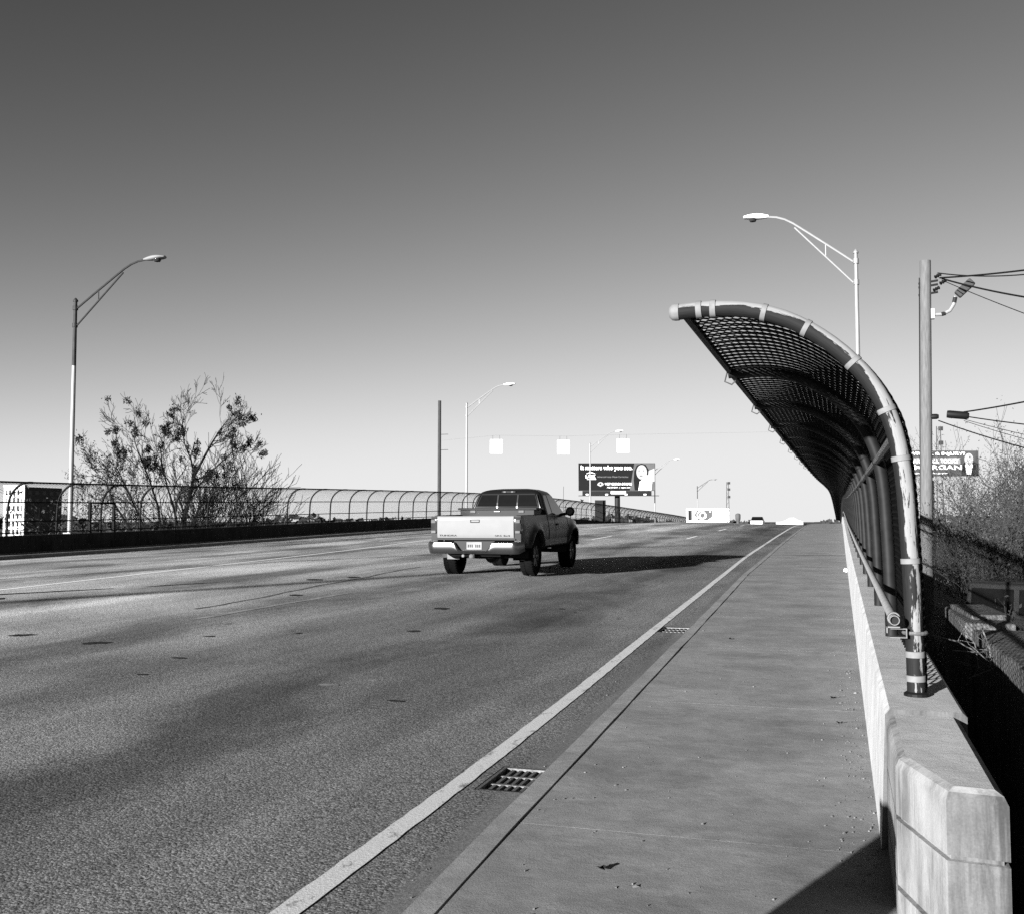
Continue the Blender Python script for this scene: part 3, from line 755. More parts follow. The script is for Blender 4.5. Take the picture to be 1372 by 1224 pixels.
def make_truck():
    t = thing('pickup_truck', 'silver extended-cab pickup truck driving away on the road', 'pickup truck')
    WB, RW = 3.26, 0.405
    REAR, FRONT = -1.12, 4.20
    def ztopline(y):                        # upper edge of the side skin
        return lerp_pts([(REAR, 1.27), (1.02, 1.28), (1.10, 1.24), (2.95, 1.21), (3.3, 1.17), (3.9, 1.08), (4.12, .98), (FRONT, .80)], y)
    def zlow(y):
        z = lerp_pts([(REAR, .62), (-.6, .60), (0, .58), (3.2, .56), (3.9, .56), (FRONT, .58)], y)
        for c in (0.0, WB):
            d = abs(y - c)
            if d < .53: z = max(z, .37 + math.sqrt(.53 ** 2 - d * d) * 1.0)
        return z
    def halfw(y, z):
        w = .925 - .055 * max(0, (z - .95) / .33) ** 2 - .05 * max(0, (.75 - z) / .2) ** 2
        if y > 3.4: w -= .12 * ((y - 3.4) / .8) ** 2
        if y < -.8: w -= .03 * ((-.8 - y) / .32) ** 2
        for c in (0.0, WB):                 # flares
            d = math.hypot(y - c, z - .40)
            w += .055 * math.exp(-((d - .57) / .07) ** 2) + (.02 if d < .75 else 0) * math.exp(-((d - .6) / .12) ** 2)
        if abs(z - .90) < .12: w += .008 * math.cos((z - .90) / .12 * math.pi / 2)
        return w
    ys = sorted(set([REAR + (FRONT - REAR) * k / 110 for k in range(111)]))
    for s, nm in ((-1, 'side_panel'), (1, 'side_panel')):
        rows = []
        for y in ys:
            a, b = zlow(y), ztopline(y)
            rows.append([(s * (halfw(y, a) - .05), y, a + .01)] + [(s * halfw(y, a + (b - a) * k / 9), y, a + (b - a) * k / 9) for k in range(10)] + [(s * (halfw(y, b) - .03), y, b + .014), (s * (halfw(y, b) - .09), y, b + .012)])
        mb = MB(); mb.grid(rows); mb.build(nm, 'truck_silver_shaded', t, True)
    # bed: floor, inner walls, front wall
    mb = MB()
    mb.box((0, -.05, .80), (1.5, 2.1, .05))
    for s in (-1, 1): mb.box((s * .79, -.05, 1.03), (.06, 2.1, .46))
    mb.box((0, 1.0, 1.03), (1.6, .05, .48)); mb.build('bed_box', 'plastic_black', t)
    # hood and nose
    rows = []
    for k in range(16):
        y = 2.7 + (FRONT - 2.7) * k / 15; b = ztopline(y)
        rows.append([(x * (halfw(y, b) - .03), y, b + .014 + .05 * (1 - x * x)) for x in [-1 + 2 * q / 10 for q in range(11)]])
    mb = MB(); mb.grid(rows); mb.build('hood', 'truck_silver_shaded', t, True)
    mb = MB(); mb.box((0, 4.17, .72), (1.75, .10, .40)); mb.build('front_bumper', 'chrome', t, False, bevel=.03)
    # underbody
    mb = MB(); mb.box((0, 1.6, .66), (1.5, 5.0, .16)); 
    for s in (-1, 1): mb.box((s * .45, 1.5, .55), (.10, 5.2, .14))
    mb.tube([(-.8, 0, RW), (.8, 0, RW)], .05, 10); mb.tube([(-.75, WB, RW), (.75, WB, RW)], .05, 10)
    mb.lathe([(.02, -.18), (.13, -.1), (.16, 0), (.13, .1), (.02, .18)], (0.0, 0, RW), 'Y', 16)
    mb.tube([(0, 0, RW + .02), (0, 2.4, .55)], .04, 8)
    mb.build('chassis', 'plastic_black', t)
    mb = MB(); mb.lathe([(.15, -.11), (.32, -.11), (.36, -.06), (.36, .06), (.32, .11), (.15, .11)], n=28); mb.build('spare_tyre', 'rubber', t, True, (.10, -.62, .50))
    mb = MB(); mb.tube([(.55, 1.2, .45), (.58, -.2, .62), (.62, -.75, .52), (.66, -.95, .50)], .035, 10); mb.tube([(.5, 1.7, .45), (.5, .9, .45)], .09, 12); mb.build('exhaust_pipe', 'cast_iron', t, True)
    for s in (-1, 1):                      # wheel wells
        for c in (0, WB):
            mb = MB(); rows = []
            for k in range(13):
                a = math.pi * k / 12
                rows.append([(s * .55, c + .52 * math.cos(a), .40 + .5 * math.sin(a)), (s * .90, c + .52 * math.cos(a), .38 + .525 * math.sin(a))])
            mb.grid(rows); mb.build('wheel_well', 'plastic_black', t)
    for x, y, o in ((-.80, 0, -1), (.80, 0, 1), (-.80, WB, -1), (.80, WB, 1)): wheel(t, x, y, RW, .27, o)
    # cab loft
    def cab(z):
        rear = lerp_pts([(1.2, 1.06), (1.5, 1.10), (1.76, 1.20), (1.83, 1.30), (1.865, 1.48), (1.88, 1.72)], z)
        front = lerp_pts([(1.2, 3.05), (1.4, 2.76), (1.6, 2.46), (1.74, 2.26), (1.80, 2.16), (1.85, 2.02), (1.88, 1.86)], z)
        w = lerp_pts([(1.2, .875), (1.3, .845), (1.55, .765), (1.74, .70), (1.81, .63), (1.855, .50), (1.88, .28)], z)
        return rear, front, w
    def ring(z, e=0.0, n=7):
        a, b, w = cab(z); rc = .16 if z < 1.8 else .12; rc = min(rc, w * .5, (b - a) * .4); pts = []
        for cx, cy, a0 in ((w - rc, b - rc, 0), (-w + rc, b - rc, 90), (-w + rc, a + rc, 180), (w - rc, a + rc, 270)):
            for k in range(n): 
                q = R(a0 + 90 * k / (n - 1)); pts.append((cx + (rc + e) * math.cos(q), cy + (rc + e) * math.sin(q), z))
        return pts
    zs = [1.2, 1.3, 1.4, 1.5, 1.6, 1.7, 1.76, 1.80, 1.83, 1.855, 1.87, 1.88]
    rr = [ring(z) for z in zs]; m = len(rr[0]); mb = MB()
    for r in rr: mb.v.extend(r)
    for i in range(len(rr) - 1):
        for k in range(m): mb.f.append((i*m+k, i*m+(k+1) % m, (i+1)*m+(k+1) % m, (i+1)*m+k))
    mb.f.append(tuple((len(rr) - 1) * m + k for k in range(m)))
    cb = mb.build('cab', 'truck_silver_shaded', t, True)
    # rear glass: three panes between bright bars
    def rear_patch(x0, x1, z0, z1, e, inset=0.0):
        mb = MB(); rows = []
        for i in range(6):
            z = z0 + (z1 - z0) * i / 5; a, b, w = cab(z); lim = w - .10 - inset
            rows.append([(max(-lim, min(lim, x0 + (x1 - x0) * k / 8)), a - e, z) for k in range(9)])
        mb.grid(rows); return mb
    gasket = rear_patch(-.8, .8, 1.27, 1.755, .003).build('rear_window', 'plastic_black', t)
    rear_patch(-.8, -.235, 1.30, 1.73, .006, .02).build('pane', 'car_glass', gasket)
    rear_patch(-.205, .205, 1.30, 1.73, .006).build('pane', 'car_glass', gasket)
    rear_patch(.235, .8, 1.30, 1.73, .006, .02).build('pane', 'car_glass', gasket)
    for x in (-.22, .22): rear_patch(x - .014, x + .014, 1.29, 1.735, .012).build('bar', 'chrome', gasket)
    for s in (-1, 1):
        mb = MB(); mb.tube([(s * (cab(z)[2] - .075), cab(z)[0] - .004, z) for z in (1.28, 1.4, 1.55, 1.68, 1.735)], .010, 6); mb.build('trim', 'chrome', gasket, True)
    mb = MB(); mb.box((0, 1.225, 1.80), (.30, .03, .03)); 
    bl = mb.build('brake_light', 'lens_dark', t)
    for s in (-1, 1): mb = MB(); mb.box((s * .085, 1.205, 1.80), (.05, .02, .028)); mb.build('lens', 'lens_pale', bl)
    # side glass
    def side_patch(s, fy0, fy1, z0, z1, e):
        mb = MB(); rows = []
        for i in range(6):
            z = z0 + (z1 - z0) * i / 5; a, b, w = cab(z)
            y0, y1 = fy0(z, a, b), fy1(z, a, b)
            rows.append([(s * (w + e), y0 + (y1 - y0) * k / 5, z) for k in range(6)])
        mb.grid(rows); return mb
    for s in (-1, 1):
        side_patch(s, lambda z, a, b: a + .20, lambda z, a, b: 1.63, 1.29, 1.72, .004).build('quarter_window', 'car_glass', t)
        dw = side_patch(s, lambda z, a, b: 1.70, lambda z, a, b: b - .20, 1.28, 1.73, .004).build('door_window', 'car_glass', t)
        # door seam lines and handle
        mb = MB()
        for y in (1.66, 2.86):
            mb.tube([(s * (halfw(y, z) + .0005), y, z) for z in (.66, .8, .95, 1.1, 1.2)], .004, 4)
        mb.build('door_seam', 'plastic_black', t)
        mb = MB(); mb.box((s * .925, 1.83, 1.06), (.035, .17, .045)); mb.build('door_handle', 'plastic_black', t, bevel=.01)
        mb = MB(); rows = []
        for y in fr(.60, 2.62, .1): rows.append([(s * (halfw(y, .66) + e), y, z) for e, z in ((.0, .60), (.022, .62), (.022, .74), (.0, .76))])
        mb.grid(rows); mb.build('rocker_trim', 'truck_silver', t)
        # mirror
        mb = MB(); mb.tube([(s * .82, 2.50, 1.27), (s * 1.0, 2.46, 1.30)], .035, 8)
        mr = mb.build('mirror', 'plastic_black', t, True)
        mb = MB(); mb.lathe([(.0, -.06), (.085, -.05), (.105, 0), (.09, .05), (.04, .10), (0, .11)], axis='Y', n=18)
        hs = mb.build('housing', 'plastic_black', mr, True, (s * 1.06, 2.47, 1.35)); hs.scale = (1.0, 1, 1.05)
        mb = MB(); mb.lathe([(.07, -.064), (0, -.065)], axis='Y', n=18, caps=False); mb.build('glass', 'lens_pale' if s > 0 else 'chrome', mr, False, (s * 1.06, 2.47, 1.35))
    mb = MB()
    for s_ in (-1, 1): mb.tube([(s_ * (halfw(1.06, z) + .0005), 1.06, z) for z in (.62, .75, .9, 1.05, 1.2, 1.26)], .009, 4)
    mb.build('bed_gap', 'plastic_black', t)
    # tailgate with pressed panel, handle, lettering strip
    rows = []
    for i, z in enumerate([.82, .84, .90, 1.0, 1.1, 1.18, 1.235, 1.262, 1.272]):
        d = {0: .012, 1: 0, 7: .004, 8: .03}.get(i, -.012 if i in (3, 4) else -.006)
        rows.append([(x, REAR - .035 + d + .006 * (x / .75) ** 2, z) for x in [-.775 + 1.55 * k / 16 for k in range(17)]])
    mb = MB(); mb.grid(rows); mb.box((0, REAR + .01, 1.045), (1.545, .06, .44)); tg = mb.build('tailgate', 'truck_silver', t, True)
    mb = MB(); mb.box((0, REAR - .048, 1.165), (.19, .014, .062)); mb.build('handle_recess', 'plastic_black', tg, bevel=.012)
    mb = MB(); mb.box((.01, REAR - .056, 1.168), (.16, .014, .038)); mb.build('handle', 'truck_silver', tg, bevel=.01)
    mb = MB(); mb.box((0, REAR - .02, .795), (1.62, .03, .03)); mb.build('gap_strip', 'plastic_black', t)
    # rear corner posts + tail lamps
    for s in (-1, 1):
        mb = MB(); mb.box((s * .845, REAR + .02, 1.0), (.13, .05, .54)); mb.build('corner_post', 'truck_silver_shaded', t)
        mb = MB()
        rows = [[(s * x, y, z) for x, y in ((.785, REAR - .030), (.86, REAR - .036), (.912, REAR - .015), (.918, REAR + .14))] for z in (.92, .94, 1.0, 1.1, 1.2, 1.25)]
        for i, o in ((0, .012), (5, .012)): rows[i] = [(x * .995, y + o, z) for x, y, z in rows[i]]
        mb.grid(rows); tl = mb.build('tail_light', 'lens_dark', t, True)
        for z, h, mt in ((.945, .055, 'lens_pale'), (1.16, .07, 'lens_mid')):
            mb = MB(); mb.box((s * .855, REAR - .040, z), (.095, .014, h)); mb.build('lens', mt, tl, bevel=.006)
    # bumper with licence plate notch
    rows = []
    for k in range(61):
        x = -.98 + 1.96 * k / 60; ax = abs(x)
        top = .75; bot = .50
        if ax < .40: top = .75 - .185 * min(1, (.40 - ax) / .13)
        wrap = max(0, (ax - .80) / .18); y = REAR - .20 + .22 * wrap ** 2
        if ax > .9: bot = .50 + .06 * (ax - .9) / .08
        rows.append([(x, y + .17, top), (x, y + .03, top), (x, y, top - .03), (x, y - .008, (top + bot) / 2 + .02), (x, y + .01, bot + .04), (x, y + .04, bot), (x, y + .16, bot + .01)])
    mb = MB(); mb.grid(rows); mb.build('rear_bumper', 'chrome', t, True)
    mb = MB(); mb.box((0, REAR - .06, .66), (.82, .05, .20)); mb.build('plate_recess', 'plastic_black', t)
    mb = MB(); mb.box((0, REAR - .095, .665), (.31, .008, .155)); pl = mb.build('licence_plate', 'plate_white', t, bevel=.003)
    mb = MB()
    for q in range(7):
        if q != 3: mb.box((-.115 + .038 * q, REAR - .1005, .66), (.022, .003, .06))
    mb.build('characters', 'plastic_black', pl)
    # hitch receiver with ball, trailer socket
    mb = MB(); mb.box((0, REAR - .10, .46), (.075, .22, .075)); mb.tube([(-.5, REAR + .03, .47), (.5, REAR + .03, .47)], .035, 8); mb.build('hitch', 'plastic_black', t)
    mb = MB(); mb.lathe([(0, -.02), (.035, -.012), (.045, 0), (.035, .01), (0, .012)], axis='Y', n=14); mb.build('hitch_plug', 'lens_pale', t, True, (-.02, REAR - .22, .455))
    mb = MB(); mb.lathe([(0, -.02), (.025, -.012), (.032, 0), (0, .012)], axis='Y', n=14); mb.build('trailer_socket', 'band_paint', t, True, (-.20, REAR - .17, .46))
    mb = MB(); mb.box((-.66, -.52, .47), (.26, .012, .24)); mb.build('mud_flap', 'mudflap_pale', t, False, bevel=.02)
    mb = MB(); mb.box((.70, -.50, .45), (.25, .012, .22)); mb.build('mud_flap', 'rubber', t, False, bevel=.02)
    # tool box across the bed
    mb = MB(); mb.box((0, .62, 1.27), (1.60, .55, .26)); tb = mb.build('tool_box', 'plastic_black', t, bevel=.015)
    mb = MB(); mb.box((0, .62, 1.415), (1.70, .58, .045)); mb.build('lid', 'plastic_black', tb, bevel=.012)
    for x in (-.52, .52): mb = MB(); mb.box((x, .335, 1.355), (.12, .03, .06)); mb.build('latch', 'lens_pale', tb, bevel=.012)
    mb = MB(); mb.box((0, .335, 1.36), (.14, .02, .03)); mb.build('pull_handle', 'chrome', tb, bevel=.008)
    # seats and driver's head rest behind the glass are hidden by the dark panes; aerial
    mb = MB(); mb.tube([(.78, 3.0, 1.2), (.80, 2.96, 1.95)], .004, 5); mb.build('aerial', 'plastic_black', t)
    return t
simple('lens_mid', 0.06, 0.15)
truck = make_truck()
TX, TY = -7.60, 22.75
truck.location = (TX, TY, zroad(TX, TY) + 0.004); truck.scale = (1.13, 1.06, 1.06)
truck.rotation_euler = (math.atan2(gline(TY + 3.3) - gline(TY), 3.3), 0, R(0.6))

def text_mesh(body, width, height=None, bold=0.0, mat='board_white', name='lettering', parent=None, loc=(0, 0, 0), align='LEFT'):
    """flat lettering in the local x,z plane, facing -y, scaled to a given width"""
    cu = bpy.data.curves.new('lettering', 'FONT'); cu.body = body; cu.size = 1.0; cu.offset = bold; cu.extrude = 0.0; cu.resolution_u = 3
    ob = bpy.data.objects.new('lettering', cu); COL.objects.link(ob)
    dg = bpy.context.evaluated_depsgraph_get(); me = bpy.data.meshes.new_from_object(ob.evaluated_get(dg))
    COL.objects.unlink(ob); bpy.data.objects.remove(ob); bpy.data.curves.remove(cu)
    xs = [v.co.x for v in me.vertices]; ys = [v.co.y for v in me.vertices]
    x0, x1, y0, y1 = min(xs), max(xs), min(ys), max(ys)
    sx = width / (x1 - x0); sy = sx if height is None else height / (y1 - y0)
    for v in me.vertices: v.co = ((v.co.x - x0) * sx, 0.0, (v.co.y - y0) * sy)
    me.materials.clear(); me.materials.append(MATS[mat])
    return link(name, me, parent, loc)
tgo = [c for c in truck.children if c.name.startswith('tailgate')][0]
text_mesh('TUNDRA', .36, .035, .01, 'plastic_black', 'lettering', tgo, (-.73, -1.12 - .0450, .855))
text_mesh('SR5 4x4', .30, .032, .01, 'plastic_black', 'lettering', tgo, (.40, -1.12 - .0450, .855))

# ------------------------------------------------------------------ billboards and signs
def disc(cx, cz, rx, rz, n=24): return [(cx + rx * math.cos(2 * math.pi * k / n), cz + rz * math.sin(2 * math.pi * k / n)) for k in range(n)]
def ringpoly(mb, cx, cz, r0, r1, y, n=28):
    for k in range(n):
        a, b = 2 * math.pi * k / n, 2 * math.pi * (k + 1) / n
        mb.add([(cx + r0 * math.cos(a), y, cz + r0 * math.sin(a)), (cx + r1 * math.cos(a), y, cz + r1 * math.sin(a)), (cx + r1 * math.cos(b), y, cz + r1 * math.sin(b)), (cx + r0 * math.cos(b), y, cz + r0 * math.sin(b))], [(0, 1, 2, 3)])
# eye-care billboard; local origin under the board centre
W_, H_ = 11.9, 4.25
t = thing('billboard', 'dark billboard with smiling woman reading It matters who you see', 'billboard', (-32.95, 159.6, -5.6), YAW)
B0 = 6.1 + 5.6          # board bottom above its foot
mb = MB(); mb.tube([(0.1, .6, 0), (0.1, .6, B0)], .42, 16); mb.build('pole', 'steel_dark', t, True)
mb = MB(); mb.box((0, .25, B0 + H_ / 2), (W_, .3, H_)); bd = mb.build('panel', 'board_black', t)
mb = MB(); mb.box((.0, .2, B0 - .38), (W_ * .90, .25, .70)); mb.build('apron', 'board_dark', t)
mb = MB(); mb.box((.2, -.5, B0 - .80), (W_ * 1.04, 1.2, .07)); mb.build('catwalk', 'steel_dark', t)
for x in (-4.7, -1.7, 1.3, 4.2):
    mb = MB(); mb.box((x, -1.0, B0 - .62), (.42, .22, .20)); mb.build('floodlight', 'board_white', t, bevel=.04)
mb = MB(); mb.box((.2, .06, B0 - .28), (2.3, .03, .42)); mb.build('name_plate', 'board_white', t)
yb = .096
mb = MB(); mb.plate([(2.0, B0 + .05), (W_/2 - .06, B0 + .05), (W_/2 - .06, B0 + H_ - .05), (2.7, B0 + H_ - .05)], yb - .002, yb + .02); mb.build('picture_ground', 'board_grey', bd)
mb = MB(); mb.plate([(4.6, B0 + 1.6), (W_/2 - .1, B0 + 1.4), (W_/2 - .1, B0 + H_ - .8), (4.9, B0 + H_ - 1.2)], yb - .006, yb); mb.build('picture_light', 'print_skin', bd)
mb = MB(); mb.plate([(2.75, B0 + .08), (3.9, B0 + .08), (4.8, B0 + 1.9), (4.95, B0 + 3.2), (4.5, B0 + 4.0), (3.8, B0 + 4.17), (3.1, B0 + 3.9), (2.7, B0 + 3.0), (2.6, B0 + 1.6)], yb - .010, yb - .004); mb.build('picture_hair', 'board_black', bd)
mb = MB(); mb.plate([(3.35, B0 + .06), (5.3, B0 + .06), (5.45, B0 + 1.3), (5.2, B0 + 2.1), (4.6, B0 + 2.4), (4.0, B0 + 1.7), (3.55, B0 + 1.4)], yb - .014, yb - .008); mb.build('picture_blouse', 'board_white', bd)
mb = MB(); mb.plate(disc(3.85, B0 + 2.85, .82, 1.12), yb - .018, yb - .012); mb.build('picture_face', 'print_skin', bd)
mb = MB()
for x in (3.45, 4.15): mb.plate(disc(x, B0 + 3.08, .15, .09, 10), yb - .021, yb - .016)
mb.plate(disc(3.75, B0 + 2.28, .28, .10, 12), yb - .021, yb - .016); mb.build('picture_features', 'board_grey', bd)
text_mesh('It matters who you see.', 8.0, .86, .028, 'board_white', 'lettering', bd, (-W_/2 + .35, yb - .012, B0 + H_ - 1.22))
text_mesh('LASIK', 1.55, .52, .02, 'board_white', 'lettering', bd, (-W_/2 + 1.1, yb - .012, B0 + 1.92))
text_mesh('Advanced Laser Vision Correction', 4.8, .26, .0, 'board_mid', 'lettering', bd, (-W_/2 + 2.9, yb - .012, B0 + 2.02))
text_mesh('WEST GEORGIA EYE CARE', 4.2, .36, .012, 'board_white', 'lettering', bd, (-W_/2 + 4.05, yb - .012, B0 + .86))
text_mesh('706.323.3491  |  wgecc.com', 3.6, .26, .006, 'board_white', 'lettering', bd, (-W_/2 + 4.4, yb - .012, B0 + .34))
mb = MB(); mb.plate([(-W_/2 + 1.3, B0 + 1.72), (-W_/2 + 2.7, B0 + 1.72), (-W_/2 + 2.7, B0 + 1.80), (-W_/2 + 1.3, B0 + 1.80)], yb - .012, yb)
mb.plate([(-W_/2 + 1.2 + .1 * k, B0 + 2.62 + .22 * math.sin(math.pi * k / 14)) for k in range(15)] + [(-W_/2 + 1.2 + .1 * k, B0 + 2.58 + .16 * math.sin(math.pi * k / 14)) for k in range(14, -1, -1)], yb - .012, yb); mb.build('logo_swoosh', 'board_white', bd)
mb = MB(); c = (-W_/2 + 3.4, B0 + .62)
mb.plate([c] + [(c[0] + .55 * math.cos(R(a)), c[1] + .62 * math.sin(R(a)) + .1) for a in range(20, 165, 12)], yb - .012, yb); mb.build('logo_shell', 'print_skin', bd)
mb = MB(); mb.plate(disc(c[0] - .02, c[1] + .42, .16, .14, 12), yb - .016, yb - .012); mb.build('logo_eye', 'board_dark', bd)

# white board with grey picture panel and rings
t = thing('billboard', 'low white billboard with grey panel, letter K and two rings at the crest', 'billboard', (-18.1, 151.8, -5.6), YAW)
z0 = 1.25 + 5.6; z1 = 3.2 + 5.6
mb = MB(); mb.box((0, .2, (z0 + z1) / 2), (6.1, .25, z1 - z0)); bd = mb.build('panel', 'board_white', t)
for x in (-2.2, 2.2): mb = MB(); mb.tube([(x, .35, 0), (x, .35, z0 + .5)], .12, 8); mb.build('leg', 'steel_dark', t)
mb = MB(); mb.plate([(-2.85, z0 + .25), (-.05, z0 + .25), (.62, z0 + .75), (.72, z0 + 1.70), (-2.85, z0 + 1.70)], .066, .08); mb.build('picture_ground', 'board_grey', bd)
text_mesh('K', .75, 1.35, .03, 'board_white', 'lettering', bd, (-2.25, .060, z0 + .30))
mb = MB(); mb.plate([(-2.8, z0 + .3), (-2.45, z0 + .3), (-2.45, z0 + 1.65), (-2.8, z0 + 1.65)], .058, .064); mb.build('side_stripe', 'board_dark', bd)
mb = MB(); ringpoly(mb, -.95, z0 + 1.05, .50, .62, .060); ringpoly(mb, -.70, z0 + .95, .38, .50, .058); mb.build('logo_rings', 'board_white', bd)
mb = MB(); mb.plate(disc(-1.75, z0 + .58, .28, .17, 12), .058, .064); mb.plate(disc(.35, z0 + 1.5, .10, .10, 8), .058, .064); mb.build('picture_light', 'board_white', bd)

# lawyer billboard seen through the utility pole and brush
t = thing('billboard', 'dark lawyer billboard with suited portrait above the brush on the right', 'billboard', (14.6, 183.4, -5.6), YAW)
W3, z0, z1 = 15.2, 8.7 + 5.6, 12.85 + 5.6
mb = MB(); mb.tube([(0, .7, 0), (0, .7, z0)], .4, 14); mb.build('pole', 'steel_dark', t, True)
mb = MB(); mb.box((0, .3, (z0 + z1) / 2), (W3, .3, z1 - z0)); bd = mb.build('panel', 'board_slate', t)
text_mesh('CAR WRECK & INJURY?', 11.6, .62, .03, 'board_white', 'lettering', bd, (-6.2, .138, z1 - .85))
mb = MB(); mb.plate([(-6.4, z0 + 1.95), (4.6, z0 + 1.95), (4.6, z0 + 3.05), (-6.4, z0 + 3.05)], .136, .15); mb.build('text_panel', 'board_mid', bd)
text_mesh('GET BOARD. CALL TODAY', 10.4, .72, .02, 'board_white', 'lettering', bd, (-6.1, .130, z0 + 2.12))
text_mesh('J. MORGAN', 9.4, .95, .02, 'board_white', 'lettering', bd, (-4.6, .138, z0 + .85))
text_mesh('forthepeople.com', 6.4, .34, .01, 'board_white', 'lettering', bd, (-4.0, .138, z0 + .28))
mb = MB(); mb.plate([(4.7, z0 + .03), (7.5, z0 + .03), (7.5, z0 + 2.0), (6.9, z0 + 2.3), (5.2, z0 + 2.2), (4.9, z0 + 1.6)], .142, .15); mb.build('picture_suit', 'board_black', bd)
mb = MB(); mb.plate([(5.6, z0 + .3), (6.3, z0 + .3), (6.6, z0 + 1.9), (5.4, z0 + 1.9)], .138, .143); mb.build('picture_shirt', 'board_white', bd)
mb = MB(); mb.plate(disc(6.0, z0 + 2.75, .72, 1.0), .134, .139); mb.build('picture_face', 'print_skin', bd)
mb = MB(); mb.box((-1, .2, z0 - .45), (7.0, .2, .5)); mb.build('apron', 'board_mid', t)

# three hanging lane signs on a span wire
SG = [(-23.459, 71.053, 6.744), (-18.86, 72.498, 6.69), (-14.768, 73.774, 6.797)]
for p, lab in zip(SG, ('blank white overhead sign, leftmost of the three hanging above the road', 'blank white overhead sign, middle one of three hanging above the road', 'blank white overhead sign nearest the dark billboard of three above the road')):
    t = thing('overhead_sign', lab, 'sign', p, YAW, 'white signs hung over the road')
    mb = MB(); mb.box((0, 0, 0), (.86, .03, .98)); mb.build('panel', 'sign_white', t, bevel=.01)
    mb = MB(); mb.tube([(-.25, .03, .4), (-.25, .03, .80)], .012, 5); mb.tube([(.25, .03, .4), (.25, .03, .80)], .012, 5); mb.build('hanger', 'galvanised', t)
mb = MB(); a, b = Vector((-30.9, 78.9, 7.9)), Vector((1.9, 79, 7.9))
pts = [a] + [Vector(p) + Vector((0, .03, .80)) for p in SG] + [b]
mb.tube(pts, .0025, 4); tag(mb.build('span_wire', 'wire_black'), 'thin span wire carrying the three white overhead signs', 'wire')

def wood_pole(name, label, loc, h, r, mat, lean=(0, 0)):
    t = thing(name, label, 'utility pole', loc); mb = MB()
    mb.tube([(0, 0, 0), (lean[0] * .5, lean[1] * .5, h * .5), (lean[0], lean[1], h)], [r * 1.25, r * 1.1, r], 14); mb.build('pole', mat, t, True); return t
t = wood_pole('utility_pole', 'bare wooden utility pole beyond the far fence left of the lamp', (-30.9, 78.9, -5.6), 16.75, .13, 'wood_pole_dark')
for z in (14.0, 12.75): mb = MB(); mb.tube([(.1, 0, z), (.75, 0, z)], .02, 5); mb.build('bracket', 'steel_dark', t)
wood_pole('utility_pole', 'wooden utility pole beyond the far parapet out of view behind the camera', (-30.2, -33.5, -5.6), 17.5, .15, 'wood_pole_dark')
t = wood_pole('utility_pole', 'near wooden utility pole with hardware behind the fence on the right', (2.07, 28.92, -1.5), 9.64, .135, 'wood_pole', (.15, -.3))
def upt(z): return Vector((.15 * z / 9.64, -.3 * z / 9.64, z))
mb = MB()
for z in (9.05, 8.95, 8.75): mb.tube([upt(z) + Vector((-.17, 0, 0)), upt(z) + Vector((.30, -.05, .05))], .03, 6)
mb.build('bolt_bracket', 'steel_dark', t)
for dx, dz in ((.30, .32), (.26, -.02), (.42, .15)):
    mb = MB(); mb.lathe([(.02, -.09), (.055, -.07), (.03, -.03), (.055, 0), (.03, .03), (.055, .07), (.02, .09)], n=10); mb.build('insulator', 'wire_black', t, True, upt(8.9) + Vector((dx, -.05, dz)), (0, 1.1, 0))
mb = MB(); q = upt(8.25); mb.box(q + Vector((.17, 0, 0)), (.09, .16, .26)); mb.tube([q + Vector(p) for p in ((.18, 0, -.02), (.40, 0, -.02), (.58, 0, .06), (.68, 0, .22), (.72, 0, .42))], .045, 8); ar = mb.build('flood_arm', 'lamp_steel', t, True)
mb = MB(); mb.tube([q + Vector((.38, 0, -.02)), q + Vector((.48, 0, .0))], .052, 8); mb.tube([q + Vector((.69, 0, .26)), q + Vector((.72, 0, .40))], .052, 8); mb.build('collar', 'steel_dark', ar)
mb = MB(); mb.box((0, 0, 0), (.50, .18, .21)); mb.build('floodlight', 'wood_pole_dark', t, False, q + Vector((.95, 0, .62)), (0, -.75, 0), .03)
mb = MB(); mb.lathe([(.09, -.26), (.10, -.2), (.10, .2), (.07, .26)], axis='X', n=12); mb.build('splice_case', 'wire_black', t, True, upt(5.6) + Vector((.75, -.1, .02)), (0, .12, 0))
mb = MB(); mb.lathe([(.05, -.1), (.07, -.05), (.07, .05), (.05, .1)], axis='X', n=10); mb.build('wire_clamp', 'wire_black', t, True, upt(5.6) + Vector((.2, -.05, 0)))
mb = MB(); mb.tube([upt(z) + Vector((-.15, -.03, 0)) for z in (2, 4, 6, 8, 9.2)], .012, 5); mb.build('ground_wire', 'steel_dark', t)
# wires
P0 = Vector((2.07, 28.92, -1.5)) + upt(9.05); P1 = Vector((2.07, 28.92, -1.5)) + upt(5.6)
def cable(a, b, sag, r, label):
    a, b = Vector(a), Vector(b); mb = MB()
    mb.tube([a.lerp(b, k / 24) - Vector((0, 0, 4 * sag * (k / 24) * (1 - k / 24))) for k in range(25)], r, 5)
    tag(mb.build('overhead_wire', 'wire_black', None, True), label, 'wire', 'wires from the utility pole')
cable(P0 + Vector((.35, 0, .12)), (6.6, 21.5, 6.55), .12, .022, 'topmost thick wire leaving the top of the near utility pole')
cable(P0 + Vector((.30, 0, .25)), (7.4, 24.5, 7.55), .45, .016, 'slack wire that crosses the topmost wire near the right edge')
cable(P0 + Vector((.40, 0, .10)), (6.5, 21.2, 5.15), .22, .022, 'second thick twisted wire sloping down from the pole top')
cable(P0 + Vector((.40, 0, .06)), (6.3, 20.8, 3.9), .10, .011, 'thin steep wire running down right from the pole top')
cable(P1 + Vector((.9, 0, .1)), (6.6, 21.6, 4.45), .10, .020, 'thick wire rising right from the splice case')
cable(P1 + Vector((.9, 0, .0)), (6.6, 21.6, 2.95), .10, .015, 'wire leaving the splice case almost level')
